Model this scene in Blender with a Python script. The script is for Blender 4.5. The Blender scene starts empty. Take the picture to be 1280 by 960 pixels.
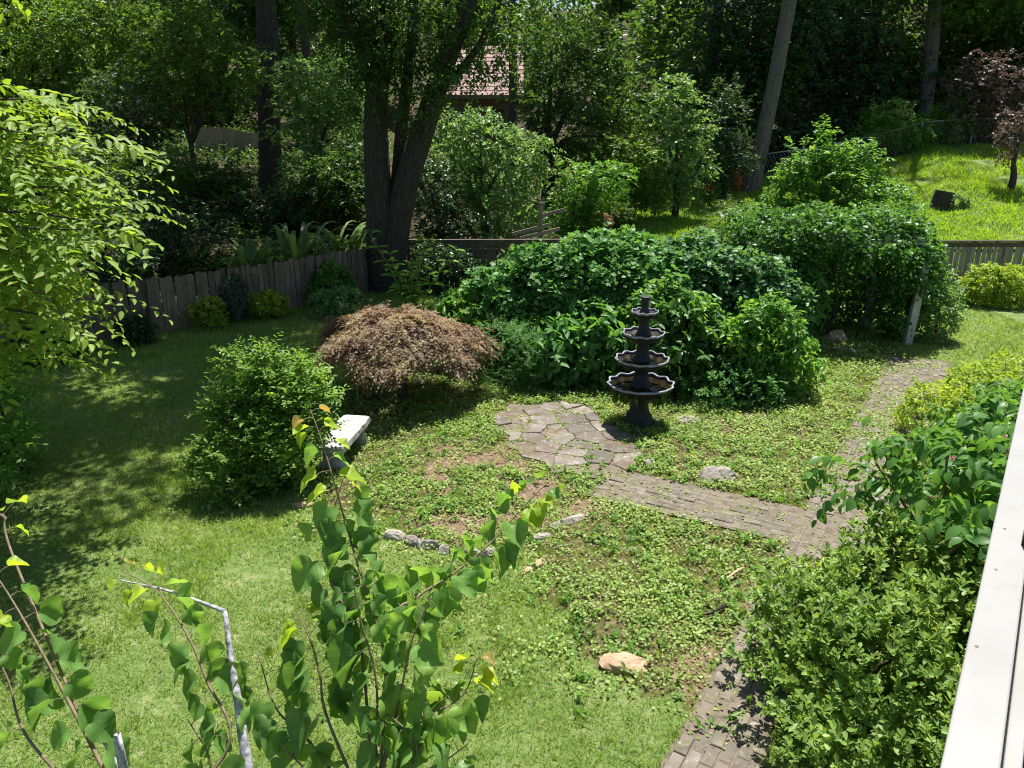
import bpy, math, random
import numpy as np
from mathutils import Vector, Matrix

rng = np.random.default_rng(11)
random.seed(5)
scene = bpy.context.scene
COL = scene.collection
R = math.radians

# ------------------------------------------------------------------ camera
CAM_H, FPX, PITCH = 4.4, 950.0, R(19)
cam = bpy.data.cameras.new("camera")
cam.sensor_width = 36.0
cam.lens = FPX / 1280 * 36
cam.clip_start, cam.clip_end = 0.05, 2000
cam_o = bpy.data.objects.new("camera", cam)
cam_o.location = (0, 0, CAM_H)
cam_o.rotation_euler = (R(90) - PITCH, 0, 0)
COL.objects.link(cam_o)
scene.camera = cam_o

# ------------------------------------------------------------------ sky, sun, exposure
SUN_EL, SUN_AZ = R(68), R(20)          # azimuth measured from +Y (away from the camera) towards +X
world = bpy.data.worlds.new("World")
scene.world = world
world.use_nodes = True
wn = world.node_tree
sky = wn.nodes.new("ShaderNodeTexSky")
sky.sky_type = 'NISHITA'
sky.sun_disc = False
sky.sun_elevation = SUN_EL
sky.sun_rotation = SUN_AZ
wn.links.new(sky.outputs[0], wn.nodes["Background"].inputs[0])
wn.nodes["Background"].inputs[1].default_value = 0.064
sun = bpy.data.lights.new("sun", 'SUN')
sun.energy = 5.0
sun.angle = R(0.53)
sun.color = (1.0, 0.96, 0.89)
sun_o = bpy.data.objects.new("sun", sun)
sv = Vector((math.sin(SUN_AZ) * math.cos(SUN_EL), math.cos(SUN_AZ) * math.cos(SUN_EL), math.sin(SUN_EL)))
sun_o.rotation_euler = sv.to_track_quat('Z', 'Y').to_euler()
sun_o.location = (20, 40, 60)
COL.objects.link(sun_o)
vs = scene.view_settings
vs.view_transform = 'Standard'
vs.look = 'None'
vs.exposure = 1.12
vs.gamma = 1.0
vs.use_curve_mapping = False
cy = scene.cycles
cy.max_bounces = 7
cy.diffuse_bounces = 3
cy.glossy_bounces = 2
cy.transmission_bounces = 4
cy.transparent_max_bounces = 6
cy.caustics_reflective = False
cy.caustics_refractive = False
cy.sample_clamp_indirect = 6
cy.filter_width = 1.05


# ------------------------------------------------------------------ geometry helpers
def ray(px, py):
    a, b = (px - 640) / FPX, (py - 480) / FPX
    return (a, math.cos(PITCH) - b * math.sin(PITCH), -(math.sin(PITCH) + b * math.cos(PITCH)))


def gp(px, py, z=0.0):
    """the point at height z seen at a place of the photograph (used to measure where things stand)"""
    a, y, d = ray(px, py)
    t = (z - CAM_H) / d
    return Vector((a * t, y * t, z))


def at(px, py, Y):
    """the same, for a known distance Y from the house"""
    a, y, d = ray(px, py)
    t = Y / y
    return Vector((a * t, Y, CAM_H + d * t))


def cd(px, py, D):
    a, y, d = ray(px, py)
    return Vector((a * D, y * D, CAM_H + d * D))


def unit(v):
    return v / np.maximum(np.linalg.norm(v, axis=-1, keepdims=True), 1e-9)


def mesh_data(name, V, F, mat=None, smooth=False):
    """V: n x 3, F: m x k (one polygon size)"""
    me = bpy.data.meshes.new(name)
    V = np.asarray(V, dtype=np.float32)
    F = np.asarray(F, dtype=np.int32)
    m, k = F.shape
    me.vertices.add(len(V))
    me.vertices.foreach_set("co", V.ravel())
    me.loops.add(m * k)
    me.loops.foreach_set("vertex_index", F.ravel())
    me.polygons.add(m)
    me.polygons.foreach_set("loop_start", np.arange(m, dtype=np.int32) * k)
    if smooth:
        me.polygons.foreach_set("use_smooth", np.ones(m, dtype=bool))
    me.update(calc_edges=True)
    if mat:
        me.materials.append(mat)
    return me


def link(name, data, parent=None, loc=None):
    o = bpy.data.objects.new(name, data)
    COL.objects.link(o)
    if parent is not None:
        o.parent = parent
    if loc is not None:
        o.location = loc
    return o


def tag(o, label=None, cat=None, group=None, kind=None):
    if label: o["label"] = label
    if cat: o["category"] = cat
    if group: o["group"] = group
    if kind: o["kind"] = kind
    return o


def thing(name, label, cat, loc=(0, 0, 0), group=None):
    return tag(link(name, None, None, loc), label, cat, group)


class MB:
    """collects polygons of any size, in world coordinates, for ONE part"""
    def __init__(self):
        self.v, self.f = [], []

    def add(self, V, F):
        n = len(self.v)
        self.v += [tuple(p) for p in V]
        self.f += [tuple(i + n for i in f) for f in F]
        return self

    def box(self, c, s, rz=0.0, M=None):
        x, y, z = s[0] / 2, s[1] / 2, s[2] / 2
        V = [Vector((a, b, d)) for a in (-x, x) for b in (-y, y) for d in (-z, z)]
        if M is None:
            M = Matrix.Rotation(rz, 3, 'Z')
        V = [M @ p + Vector(c) for p in V]
        return self.add(V, [(0, 1, 3, 2), (4, 6, 7, 5), (0, 4, 5, 1), (2, 3, 7, 6), (0, 2, 6, 4), (1, 5, 7, 3)])

    def beam(self, a, b, w, h):
        a, b = Vector(a), Vector(b)
        d = (b - a)
        q = d.to_track_quat('X', 'Z').to_matrix()
        return self.box((a + b) / 2, (d.length, w, h), M=q)

    def tube(self, pts, rad, sides=8, wob=0.0, cap=True, flute=0.0):
        pts = [Vector(p) for p in pts]
        n = len(pts)
        rings = []
        ref = Vector((0.3, 0.9, 0.1))
        ph = random.random() * 6
        for i, p in enumerate(pts):
            t = (pts[min(i + 1, n - 1)] - pts[max(i - 1, 0)]).normalized()
            u = t.cross(ref)
            if u.length < 0.05: u = t.cross(Vector((1, 0, 0)))
            u.normalize()
            w = t.cross(u)
            r = rad[i] if hasattr(rad, '__len__') else rad
            ring = []
            for k in range(sides):
                a = 2 * math.pi * k / sides
                rr = r * (1 + wob * math.sin(3 * a + ph + i * .55) * .6 + wob * random.uniform(-1, 1) * .5
                          + flute * (1 if k % 2 else -1))
                ring.append(p + u * math.cos(a) * rr + w * math.sin(a) * rr)
            rings.append(ring)
        V = [v for r_ in rings for v in r_]
        F = []
        for i in range(n - 1):
            for k in range(sides):
                k2 = (k + 1) % sides
                F.append((i * sides + k, i * sides + k2, (i + 1) * sides + k2, (i + 1) * sides + k))
        if cap:
            F.append(tuple(range(sides))[::-1])
            F.append(tuple((n - 1) * sides + k for k in range(sides)))
        return self.add(V, F)

    def build(self, name, mat, parent=None, smooth=False, bevel=0.0):
        inv = Vector((0, 0, 0))
        if parent is not None:
            p = parent
            while p is not None:
                inv += Vector(p.location)
                p = p.parent
        me = bpy.data.meshes.new(name)
        me.from_pydata([(v[0] - inv.x, v[1] - inv.y, v[2] - inv.z) for v in self.v], [], self.f)
        if smooth:
            me.polygons.foreach_set("use_smooth", [True] * len(me.polygons))
        me.materials.append(mat)
        me.update()
        o = link(name, me, parent)
        if bevel:
            b = o.modifiers.new("bevel", 'BEVEL')
            b.width = bevel
            b.segments = 2
        return o


def curve_pts(P, n=24):
    """Catmull-Rom through a list of points"""
    P = [Vector(p) for p in P]
    Q = [P[0] * 2 - P[1]] + P + [P[-1] * 2 - P[-2]]
    out = []
    m = len(P) - 1
    for i in range(n + 1):
        t = i / n * m
        k = min(int(t), m - 1)
        t -= k
        a, b, c, d = Q[k:k + 4]
        out.append(0.5 * ((2 * b) + (c - a) * t + (2 * a - 5 * b + 4 * c - d) * t * t + (3 * b - a - 3 * c + d) * t ** 3))
    return out


# ------------------------------------------------------------------ materials
def new_mat(name):
    m = bpy.data.materials.new(name)
    m.use_nodes = True
    nt = m.node_tree
    for n in list(nt.nodes):
        nt.nodes.remove(n)
    out = nt.nodes.new("ShaderNodeOutputMaterial")
    return m, nt, out


def N(nt, kind, **kw):
    n = nt.nodes.new(kind)
    for k, v in kw.items():
        if k.startswith('i_'):
            key = k[2:]
            n.inputs[int(key) if key.isdigit() else key.replace('_', ' ')].default_value = v
        else:
            setattr(n, k, v)
    return n


def ramp(nt, fac, stops):
    r = nt.nodes.new("ShaderNodeValToRGB")
    e = r.color_ramp.elements
    while len(e) > 1: e.remove(e[0])
    e[0].position, e[0].color = stops[0][0], (*stops[0][1], 1)
    for p, c in stops[1:]:
        x = e.new(p)
        x.color = (*c, 1)
    nt.links.new(fac, r.inputs[0])
    return r.outputs[0]


def leaf_mat(name, c1, c2, c3=None, trans=0.42, rough=0.42, tcol=None, tmul=2.2, noise=0.9, spec=0.25, veg=1.45, veins=False, p3=.96):
    """leaf: colours vary from leaf to leaf (random per island and per object) and from bough to bough (noise)"""
    c1, c2, c3 = [tuple(q * veg for q in c) if c else None for c in (c1, c2, c3)]
    m, nt, out = new_mat(name)
    geo = N(nt, "ShaderNodeNewGeometry")
    oi = N(nt, "ShaderNodeObjectInfo")
    nz = N(nt, "ShaderNodeTexNoise", i_Scale=noise, i_Detail=2.0)
    nt.links.new(geo.outputs["Position"], nz.inputs["Vector"])
    su = N(nt, "ShaderNodeMath", operation='ADD')
    nt.links.new(geo.outputs["Random Per Island"], su.inputs[0])
    nt.links.new(oi.outputs["Random"], su.inputs[1])
    fr = N(nt, "ShaderNodeMath", operation='FRACT')
    nt.links.new(su.outputs[0], fr.inputs[0])
    ad = N(nt, "ShaderNodeMath", operation='MULTIPLY_ADD')
    nt.links.new(fr.outputs[0], ad.inputs[0])
    ad.inputs[1].default_value = 0.55
    nt.links.new(nz.outputs["Fac"], ad.inputs[2])
    sb = N(nt, "ShaderNodeMath", operation='SUBTRACT')
    nt.links.new(ad.outputs[0], sb.inputs[0])
    sb.inputs[1].default_value = 0.27
    st = [(0.12, c1), (0.75 if p3 > .9 else p3 - .28, c2)]
    if c3: st.append((p3, c3))
    col = ramp(nt, sb.outputs[0], st)
    bs = N(nt, "ShaderNodeBsdfPrincipled", i_Roughness=rough)
    bs.inputs["Specular IOR Level"].default_value = spec
    if veins:
        tc = N(nt, "ShaderNodeTexCoord")
        sx = N(nt, "ShaderNodeSeparateXYZ")
        nt.links.new(tc.outputs["Object"], sx.inputs[0])
        ax = N(nt, "ShaderNodeMath", operation='ABSOLUTE')
        nt.links.new(sx.outputs[0], ax.inputs[0])
        v1 = N(nt, "ShaderNodeMath", operation='MULTIPLY_ADD')
        nt.links.new(ax.outputs[0], v1.inputs[0]); v1.inputs[1].default_value = -1.1
        nt.links.new(sx.outputs[1], v1.inputs[2])
        v2 = N(nt, "ShaderNodeMath", operation='PINGPONG'); v2.inputs[1].default_value = .11
        nt.links.new(v1.outputs[0], v2.inputs[0])
        mn = N(nt, "ShaderNodeMath", operation='MINIMUM')
        nt.links.new(v2.outputs[0], mn.inputs[0]); nt.links.new(ax.outputs[0], mn.inputs[1])
        vr = N(nt, "ShaderNodeMapRange")
        vr.inputs[1].default_value = .004; vr.inputs[2].default_value = .016
        vr.inputs[3].default_value = 1; vr.inputs[4].default_value = 0
        nt.links.new(mn.outputs[0], vr.inputs[0])
        nb = N(nt, "ShaderNodeTexNoise", i_Scale=5.0, i_Detail=3.0)
        nt.links.new(tc.outputs["Object"], nb.inputs["Vector"])
        br = N(nt, "ShaderNodeHueSaturation")
        vv = N(nt, "ShaderNodeMath", operation='MULTIPLY_ADD')
        nt.links.new(vr.outputs[0], vv.inputs[0]); vv.inputs[1].default_value = .22
        v3 = N(nt, "ShaderNodeMath", operation='MULTIPLY_ADD')
        nt.links.new(nb.outputs["Fac"], v3.inputs[0]); v3.inputs[1].default_value = .5; v3.inputs[2].default_value = .75
        nt.links.new(v3.outputs[0], vv.inputs[2])
        nt.links.new(vv.outputs[0], br.inputs["Value"])
        nt.links.new(col, br.inputs["Color"])
        col = br.outputs[0]
        bp = N(nt, "ShaderNodeBump", i_Strength=.18, i_Distance=.01)
        bp.invert = True
        nt.links.new(vr.outputs[0], bp.inputs["Height"])
        nt.links.new(bp.outputs[0], bs.inputs["Normal"])
    nt.links.new(col, bs.inputs["Base Color"])
    tr = N(nt, "ShaderNodeBsdfTranslucent")
    mx = N(nt, "ShaderNodeMix", data_type='RGBA', blend_type='MULTIPLY')
    mx.inputs[0].default_value = 1.0
    nt.links.new(col, mx.inputs[6])
    t = tcol or (1.22, 1.1, 0.5)
    tmul = tmul * .8
    mx.inputs[7].default_value = (t[0] * tmul, t[1] * tmul, t[2] * tmul, 1)
    nt.links.new(mx.outputs[2], tr.inputs[0])
    ms = N(nt, "ShaderNodeMixShader")
    ms.inputs[0].default_value = trans
    nt.links.new(bs.outputs[0], ms.inputs[1])
    nt.links.new(tr.outputs[0], ms.inputs[2])
    nt.links.new(ms.outputs[0], out.inputs[0])
    return m


def surf_mat(name, c1, c2, scale=6.0, rough=0.85, bump=0.4, bscale=None, stretch=(1, 1, 1), c3=None, per_object=0.0, detail=6.0, spec=0.3, coord="Object", bdist=0.02, dirt=()):
    m, nt, out = new_mat(name)
    tc = N(nt, "ShaderNodeTexCoord")
    mp = N(nt, "ShaderNodeMapping")
    mp.inputs["Scale"].default_value = stretch
    if per_object:
        oi = N(nt, "ShaderNodeObjectInfo")
        cv = N(nt, "ShaderNodeCombineXYZ")
        ml = N(nt, "ShaderNodeMath", operation='MULTIPLY')
        nt.links.new(oi.outputs["Random"], ml.inputs[0])
        ml.inputs[1].default_value = 37.0
        nt.links.new(ml.outputs[0], cv.inputs[0])
        nt.links.new(ml.outputs[0], cv.inputs[1])
        nt.links.new(cv.outputs[0], mp.inputs["Location"])
    nt.links.new(tc.outputs[coord], mp.inputs[0])
    nz = N(nt, "ShaderNodeTexNoise", i_Scale=scale, i_Detail=detail, i_Roughness=0.62)
    nt.links.new(mp.outputs[0], nz.inputs["Vector"])
    st = [(0.3, c1), (0.62, c2)]
    if c3: st.append((0.78, c3))
    col = ramp(nt, nz.outputs["Fac"], st)
    if per_object:
        hs = N(nt, "ShaderNodeHueSaturation")
        mr = N(nt, "ShaderNodeMapRange")
        mr.inputs[3].default_value = 1 - per_object
        mr.inputs[4].default_value = 1 + per_object
        nt.links.new(oi.outputs["Random"], mr.inputs[0])
        nt.links.new(mr.outputs[0], hs.inputs["Value"])
        nt.links.new(col, hs.inputs["Color"])
        col = hs.outputs[0]
    for dc, ds, lo, hi in dirt:          # soil, moss or lichen lying on the surface
        pg = N(nt, "ShaderNodeNewGeometry")
        dn = N(nt, "ShaderNodeTexNoise", i_Scale=ds, i_Detail=6.0, i_Roughness=.7)
        nt.links.new(pg.outputs["Position"], dn.inputs["Vector"])
        dr = N(nt, "ShaderNodeMapRange")
        dr.inputs[1].default_value = lo; dr.inputs[2].default_value = hi
        nt.links.new(dn.outputs["Fac"], dr.inputs[0])
        dm = N(nt, "ShaderNodeMix", data_type='RGBA')
        nt.links.new(dr.outputs[0], dm.inputs[0])
        nt.links.new(col, dm.inputs[6])
        dm.inputs[7].default_value = (*dc, 1)
        col = dm.outputs[2]
    bs = N(nt, "ShaderNodeBsdfPrincipled", i_Roughness=rough)
    bs.inputs["Specular IOR Level"].default_value = spec
    nt.links.new(col, bs.inputs["Base Color"])
    if bump:
        nb = N(nt, "ShaderNodeTexNoise", i_Scale=bscale or scale * 3, i_Detail=5.0)
        nt.links.new(mp.outputs[0], nb.inputs["Vector"])
        bp = N(nt, "ShaderNodeBump", i_Strength=bump, i_Distance=bdist)
        nt.links.new(nb.outputs["Fac"], bp.inputs["Height"])
        nt.links.new(bp.outputs[0], bs.inputs["Normal"])
    nt.links.new(bs.outputs[0], out.inputs[0])
    return m


G = dict(
    forest=leaf_mat("forest_leaf", (.022, .05, .012), (.05, .105, .022), (.085, .15, .03), trans=.45, noise=.35, veg=1.32),
    forest_b=leaf_mat("forest_leaf_blue", (.024, .05, .022), (.045, .088, .035), (.07, .12, .045), trans=.35, noise=.35, veg=1.32),
    forest_y=leaf_mat("forest_leaf_yellow", (.035, .07, .012), (.075, .14, .024), (.13, .2, .035), trans=.45, noise=.35, veg=1.32),
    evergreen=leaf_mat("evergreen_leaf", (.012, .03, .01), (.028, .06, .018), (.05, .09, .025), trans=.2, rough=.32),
    light=leaf_mat("pale_leaf", (.055, .11, .04), (.11, .19, .07), (.17, .25, .09), trans=.4, noise=.8),
    vine=leaf_mat("vine_leaf", (.03, .085, .022), (.06, .14, .035), (.12, .2, .045), trans=.38, rough=.5, noise=1.2, veg=1.75),
    vine_b=leaf_mat("vine_leaf_blue", (.03, .08, .027), (.058, .125, .045), (.095, .165, .06), trans=.33, rough=.48, noise=1.2, veg=1.7),
    arbor=leaf_mat("arbor_leaf", (.025, .07, .016), (.05, .125, .024), (.1, .19, .03), trans=.4, noise=.9),
    shrub=leaf_mat("shrub_leaf", (.05, .105, .02), (.1, .175, .035), (.18, .26, .05), trans=.42, rough=.45, noise=1.5, veg=1.6),
    azalea=leaf_mat("azalea_leaf", (.06, .115, .024), (.14, .213, .05), (.26, .32, .095), trans=.33, rough=.45, noise=1.6),
    bigleaf=leaf_mat("hanging_leaf", (.035, .09, .02), (.07, .155, .035), (.12, .2, .04), trans=.4, rough=.4, noise=1.8),
    hyd=leaf_mat("hydrangea_leaf", (.045, .115, .02), (.085, .18, .03), (.15, .24, .035), trans=.42, rough=.42, noise=1.3),
    elm=leaf_mat("elm_leaf", (.08, .14, .016), (.14, .21, .03), (.25, .3, .05), trans=.44, rough=.5, noise=.9),
    redbud=leaf_mat("redbud_leaf", (.05, .11, .028), (.095, .18, .045), (.15, .24, .05), trans=.42, rough=.4, noise=2.0, tmul=2.6, veins=True),
    redbud_y=leaf_mat("redbud_young_leaf", (.13, .21, .02), (.18, .25, .025), (.24, .25, .03), trans=.5, rough=.42, noise=2.0, veins=True),
    redbud_o=leaf_mat("redbud_bronze_leaf", (.16, .15, .03), (.2, .15, .04), (.2, .12, .05), trans=.45, noise=2.0, tcol=(1.2, .9, .5)),
    yellow=leaf_mat("golden_leaf", (.1, .17, .02), (.19, .25, .03), (.28, .31, .05), trans=.4, noise=1.8),
    maple=leaf_mat("maple_leaf", (.085, .053, .045), (.185, .14, .095), (.24, .225, .11), p3=.8, trans=.4, noise=2.2, rough=.55, tcol=(1.2, .85, .55), tmul=1.7),
    purple=leaf_mat("smoke_bush_leaf", (.06, .045, .042), (.1, .085, .068), (.12, .125, .072), trans=.35, noise=.9, tcol=(1.2, .75, .7), tmul=1.6),
    conifer=leaf_mat("conifer_leaf", (.035, .06, .04), (.06, .095, .065), (.08, .12, .08), trans=.15),
    grass=leaf_mat("grass_blade", (.095, .16, .03), (.18, .26, .06), (.34, .36, .16), trans=.45, rough=.5, noise=.8, tmul=1.7),
    grass_far=leaf_mat("hill_grass_blade", (.11, .2, .022), (.19, .3, .035), (.27, .35, .05), trans=.5, rough=.55, noise=.5, tmul=1.7),
    cover=leaf_mat("clover_leaf", (.11, .18, .04), (.195, .27, .07), (.31, .345, .115), trans=.4, rough=.45, noise=1.4, tmul=1.7),
    strap=leaf_mat("strap_leaf", (.06, .11, .04), (.11, .18, .06), (.2, .24, .06), trans=.4, rough=.35, noise=1.0),
    litter=leaf_mat("dry_leaf", (.13, .08, .05), (.22, .15, .095), (.34, .27, .18), veg=1, trans=.15, tcol=(1.1, .9, .7), tmul=1.2),
    pink=leaf_mat("pink_petal", (.55, .22, .28), (.65, .35, .38), veg=1, trans=.4, tcol=(1, .8, .8), tmul=1.1),
)
M_bark = surf_mat("grey_bark", (.022, .017, .013), (.095, .083, .068), 5.0, .95, 1.0, 9.0, (6, 6, .8), (.16, .145, .12), bdist=.09)
M_bark_pine = surf_mat("pine_bark", (.07, .058, .05), (.17, .15, .135), 3.5, .95, .9, 8.0, (5, 5, 1.2), (.23, .21, .195), bdist=.05)
M_bark_dark = surf_mat("dark_bark", (.03, .024, .019), (.085, .07, .055), 6.0, .95, .8, 12.0, (5, 5, 1), bdist=.04)
M_twig = surf_mat("twig_bark", (.11, .08, .05), (.24, .18, .12), 30.0, .8, .3, 60.0, bdist=.002)
M_twig_green = surf_mat("green_stem", (.1, .15, .04), (.2, .26, .07), 20.0, .6, 0)
M_lichen = surf_mat("lichen_bark", (.07, .065, .07), (.42, .42, .44), 55.0, .9, .5, 90.0, (1, 1, 1), (.68, .68, .68), bdist=.004)
M_picket = surf_mat("weathered_picket", (.09, .062, .044), (.23, .175, .13), 4.0, .9, .5, 9.0, (9, 9, .7), (.32, .265, .21), per_object=.3, bdist=.01)
M_picket_r = surf_mat("grey_picket", (.14, .12, .1), (.3, .27, .23), 4.0, .9, .5, 9.0, (9, 9, .7), (.38, .35, .3), per_object=.2, bdist=.01)
M_rail_wood = surf_mat("dark_rail", (.045, .034, .028), (.11, .086, .07), 4.0, .85, .4, 9.0, (1, 8, 8), bdist=.01)
M_white = surf_mat("white_paint", (.225, .221, .213), (.265, .261, .253), 2.0, .5, .06, 160.0, (1, 1, 1), bdist=.002, dirt=(((.2, .19, .17), 9, .6, .8),))
M_white_old = surf_mat("old_white_paint", (.3, .3, .27), (.5, .5, .47), 7.0, .8, .2, 30.0, (1, 1, .5))
M_screw = surf_mat("screw_metal", (.1, .1, .1), (.2, .19, .18), 20, .5, 0)
M_iron = surf_mat("fountain_black", (.012, .013, .015), (.026, .027, .03), 9.0, .6, .5, 40.0, (1, 1, 1), (.06, .06, .055), spec=.3, bdist=.006)
M_rim = surf_mat("pale_rim", (.12, .13, .145), (.3, .32, .345), 14.0, .5, .3, 50.0, (1, 1, 1), bdist=.004)  # paler blue grey than the basins
M_flag = surf_mat("flagstone", (.09, .073, .054), (.18, .16, .138), 2.2, .9, .7, 26.0, (1, 1, 1), (.36, .35, .33), per_object=.3, bdist=.02, dirt=(((.12, .08, .055), 1.6, .5, .62), ((.3, .29, .27), 14, .56, .68), ((.1, .12, .035), 5, .6, .72)))
M_brick = surf_mat("worn_brick", (.085, .073, .055), (.17, .148, .122), 5.0, .95, .7, 40.0, (1, 1, 1), (.245, .232, .206), per_object=.2, bdist=.008, dirt=(((.16, .13, .1), 2.2, .48, .62), ((.13, .14, .04), 4.5, .56, .68), ((.3, .29, .27), 20, .58, .7)))
M_sand = surf_mat("path_bed", (.08, .065, .045), (.16, .135, .1), 9.0, .95, .6, 60.0, (1, 1, 1), (.12, .14, .05), bdist=.01)
M_rock = surf_mat("pale_rock", (.17, .145, .12), (.34, .31, .27), 6.0, .9, .8, 18.0, (1, 1, 1), (.46, .44, .41), per_object=.15, bdist=.02)
M_rock_tan = surf_mat("tan_rock", (.27, .17, .1), (.43, .31, .21), 5.0, .9, .8, 18.0, (1, 1, 1), (.5, .41, .31), bdist=.02)
M_bench = surf_mat("bench_concrete", (.2, .195, .185), (.46, .45, .43), 7.0, .85, .6, 30.0, (1, 1, 1), (.52, .51, .49), bdist=.008)
M_roof = surf_mat("brown_shingle", (.2, .135, .12), (.32, .22, .2), 5.0, .9, .4, 18, (1, 1, 1), per_object=.15)
M_wall = surf_mat("brown_siding", (.1, .06, .035), (.17, .105, .065), 3.0, .8, .2, 12, (1, 1, 5))
M_trim = surf_mat("brown_trim", (.09, .07, .05), (.16, .12, .09), 3.0, .7, 0)
M_orange = surf_mat("orange_plastic", (.5, .07, .02), (.62, .1, .035), 8.0, .5, 0)
M_metal = surf_mat("galvanised", (.3, .31, .32), (.45, .46, .47), 10.0, .45, .1)
M_dark_plastic = surf_mat("black_plastic", (.015, .015, .016), (.03, .03, .032), 10.0, .4, .1)
M_pale_board = surf_mat("pale_board", (.2, .165, .12), (.31, .26, .195), 5.0, .9, .3, 10, (6, 6, 1), per_object=.12)
M_blue = surf_mat("grey_blue_ceramic", (.25, .3, .38), (.36, .42, .5), 9, .4, 0)


def glass_mat():
    m, nt, out = new_mat("dark_window")
    b = N(nt, "ShaderNodeBsdfPrincipled", i_Roughness=.06)
    b.inputs["Base Color"].default_value = (.015, .017, .018, 1)
    nt.links.new(b.outputs[0], out.inputs[0])
    return m


def water_mat():
    m, nt, out = new_mat("murky_water")
    b = N(nt, "ShaderNodeBsdfPrincipled", i_Roughness=.05, i_IOR=1.33)
    tc = N(nt, "ShaderNodeTexCoord")
    nz = N(nt, "ShaderNodeTexNoise", i_Scale=9.0, i_Detail=4.0)
    nt.links.new(tc.outputs["Object"], nz.inputs["Vector"])
    nt.links.new(ramp(nt, nz.outputs["Fac"], [(.35, (.012, .009, .004)), (.6, (.028, .019, .006)), (.75, (.06, .042, .012))]), b.inputs["Base Color"])
    bp = N(nt, "ShaderNodeBump", i_Strength=.06, i_Distance=.01)
    nt.links.new(nz.outputs["Fac"], bp.inputs["Height"])
    nt.links.new(bp.outputs[0], b.inputs["Normal"])
    nt.links.new(b.outputs[0], out.inputs[0])
    return m


M_glass, M_water = glass_mat(), water_mat()

# ------------------------------------------------------------------ terrain
FX = np.array([-60, -20, -9.7, -6.4, -4.0, 0, 60.])
FY = np.array([12, 11.5, 15.6, 17.8, 20.7, 21.5, 21.5])
SX = np.array([-60, -14, -6, 0, 7, 13, 20, 60.])
SS = np.array([.17, .17, .14, .115, .085, .145, .235, .22])


def H(x, y):
    x, y = np.asarray(x, float), np.asarray(y, float)
    d = np.maximum(0, y - np.interp(x, FX, FY))
    s = np.interp(x, SX, SS)
    d1 = np.minimum(d, 17)
    h = s * (d1 - 1.2 * (1 - np.exp(-d1 / 1.2)))
    h = h + 0.05 * np.clip(d - 17, 0, 25) + 0.3 * np.clip(d - 42, 0, 60)
    b = np.clip(d / 4, 0, 1)
    h = h + b * (.1 * np.sin(x * 1.3 + y * .7) * np.sin(y * .9 - x * .4) + .05 * np.sin(x * 3.1 + 1) * np.sin(y * 2.7))
    return h


def Hs(x, y):
    return float(H(x, y))


def inpoly(P, x, y):
    c = np.zeros(x.shape, bool)
    n = len(P)
    j = n - 1
    for i in range(n):
        xi, yi = P[i]
        xj, yj = P[j]
        k = ((yi > y) != (yj > y)) & (x < (xj - xi) * (y - yi) / (yj - yi + 1e-12) + xi)
        c ^= k
        j = i
    return c


def vnoise(x, y, s, seed=0):
    """cheap smooth noise in [0,1] from a lattice"""
    r = np.random.default_rng(seed).random((128, 128))
    X, Y = x * s + 500, y * s + 500
    i, j = np.floor(X).astype(int), np.floor(Y).astype(int)
    u, v = X - i, Y - j
    u, v = u * u * (3 - 2 * u), v * v * (3 - 2 * v)
    g = lambda a, b: r[a % 128, b % 128]
    return (g(i, j) * (1 - u) + g(i + 1, j) * u) * (1 - v) + (g(i, j + 1) * (1 - u) + g(i + 1, j + 1) * u) * v


wp = lambda L: [tuple(gp(*p))[:2] for p in L]
WEEDS = wp([(365, 602), (425, 548), (420, 480), (600, 440), (780, 440), (1000, 430), (1110, 432), (1120, 445), (1045, 590), (1020, 640), (985, 690), (925, 800), (878, 880), (770, 800), (640, 735), (600, 702), (480, 670), (400, 642)])
BARE = wp([(500, 560), (560, 545), (640, 575), (700, 590), (740, 632), (640, 682), (570, 670), (520, 610)])
EDGE_BARE = wp([(930, 740), (975, 700), (985, 700), (925, 800), (880, 870), (850, 850)])
PU = Vector((.535, .845))
PN = Vector((.845, -.535))
PL0 = Vector((1.1, 4.28))


def on_main_path(x, y):
    t = (x - PL0.x) * PU.x + (y - PL0.y) * PU.y
    w = (x - PL0.x) * PN.x + (y - PL0.y) * PN.y
    return (w > 0) & (w < np.where(t < 2.9, .55, 1.0)) & (t < 12.0)


A0, A1 = Vector((1.2, 8.85)), Vector((3.75, 7.5))
AU = (A1 - A0).normalized()
AN = Vector((-AU.y, AU.x))


def on_side_path(x, y):
    t = (x - A0.x) * AU.x + (y - A0.y) * AU.y
    w = (x - A0.x) * AN.x + (y - A0.y) * AN.y
    return (t > 0) & (t < (A1 - A0).length) & (np.abs(w) < .43)


PATIO_C = (0.85, 10.25)
PATIO_RAW = wp([(618, 520), (640, 507), (700, 503), (738, 512), (750, 528), (790, 550), (800, 568), (782, 588), (742, 602), (690, 590), (650, 572), (632, 550)])


PATIO_OUT = []
_pr = random.Random(3)
for _k in range(len(PATIO_RAW)):
    _a, _b = PATIO_RAW[_k], PATIO_RAW[(_k + 1) % len(PATIO_RAW)]
    for _f in (0, .33, .66):
        PATIO_OUT.append((_a[0] + (_b[0] - _a[0]) * _f + _pr.uniform(-.07, .07), _a[1] + (_b[1] - _a[1]) * _f + _pr.uniform(-.09, .09)))


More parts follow.
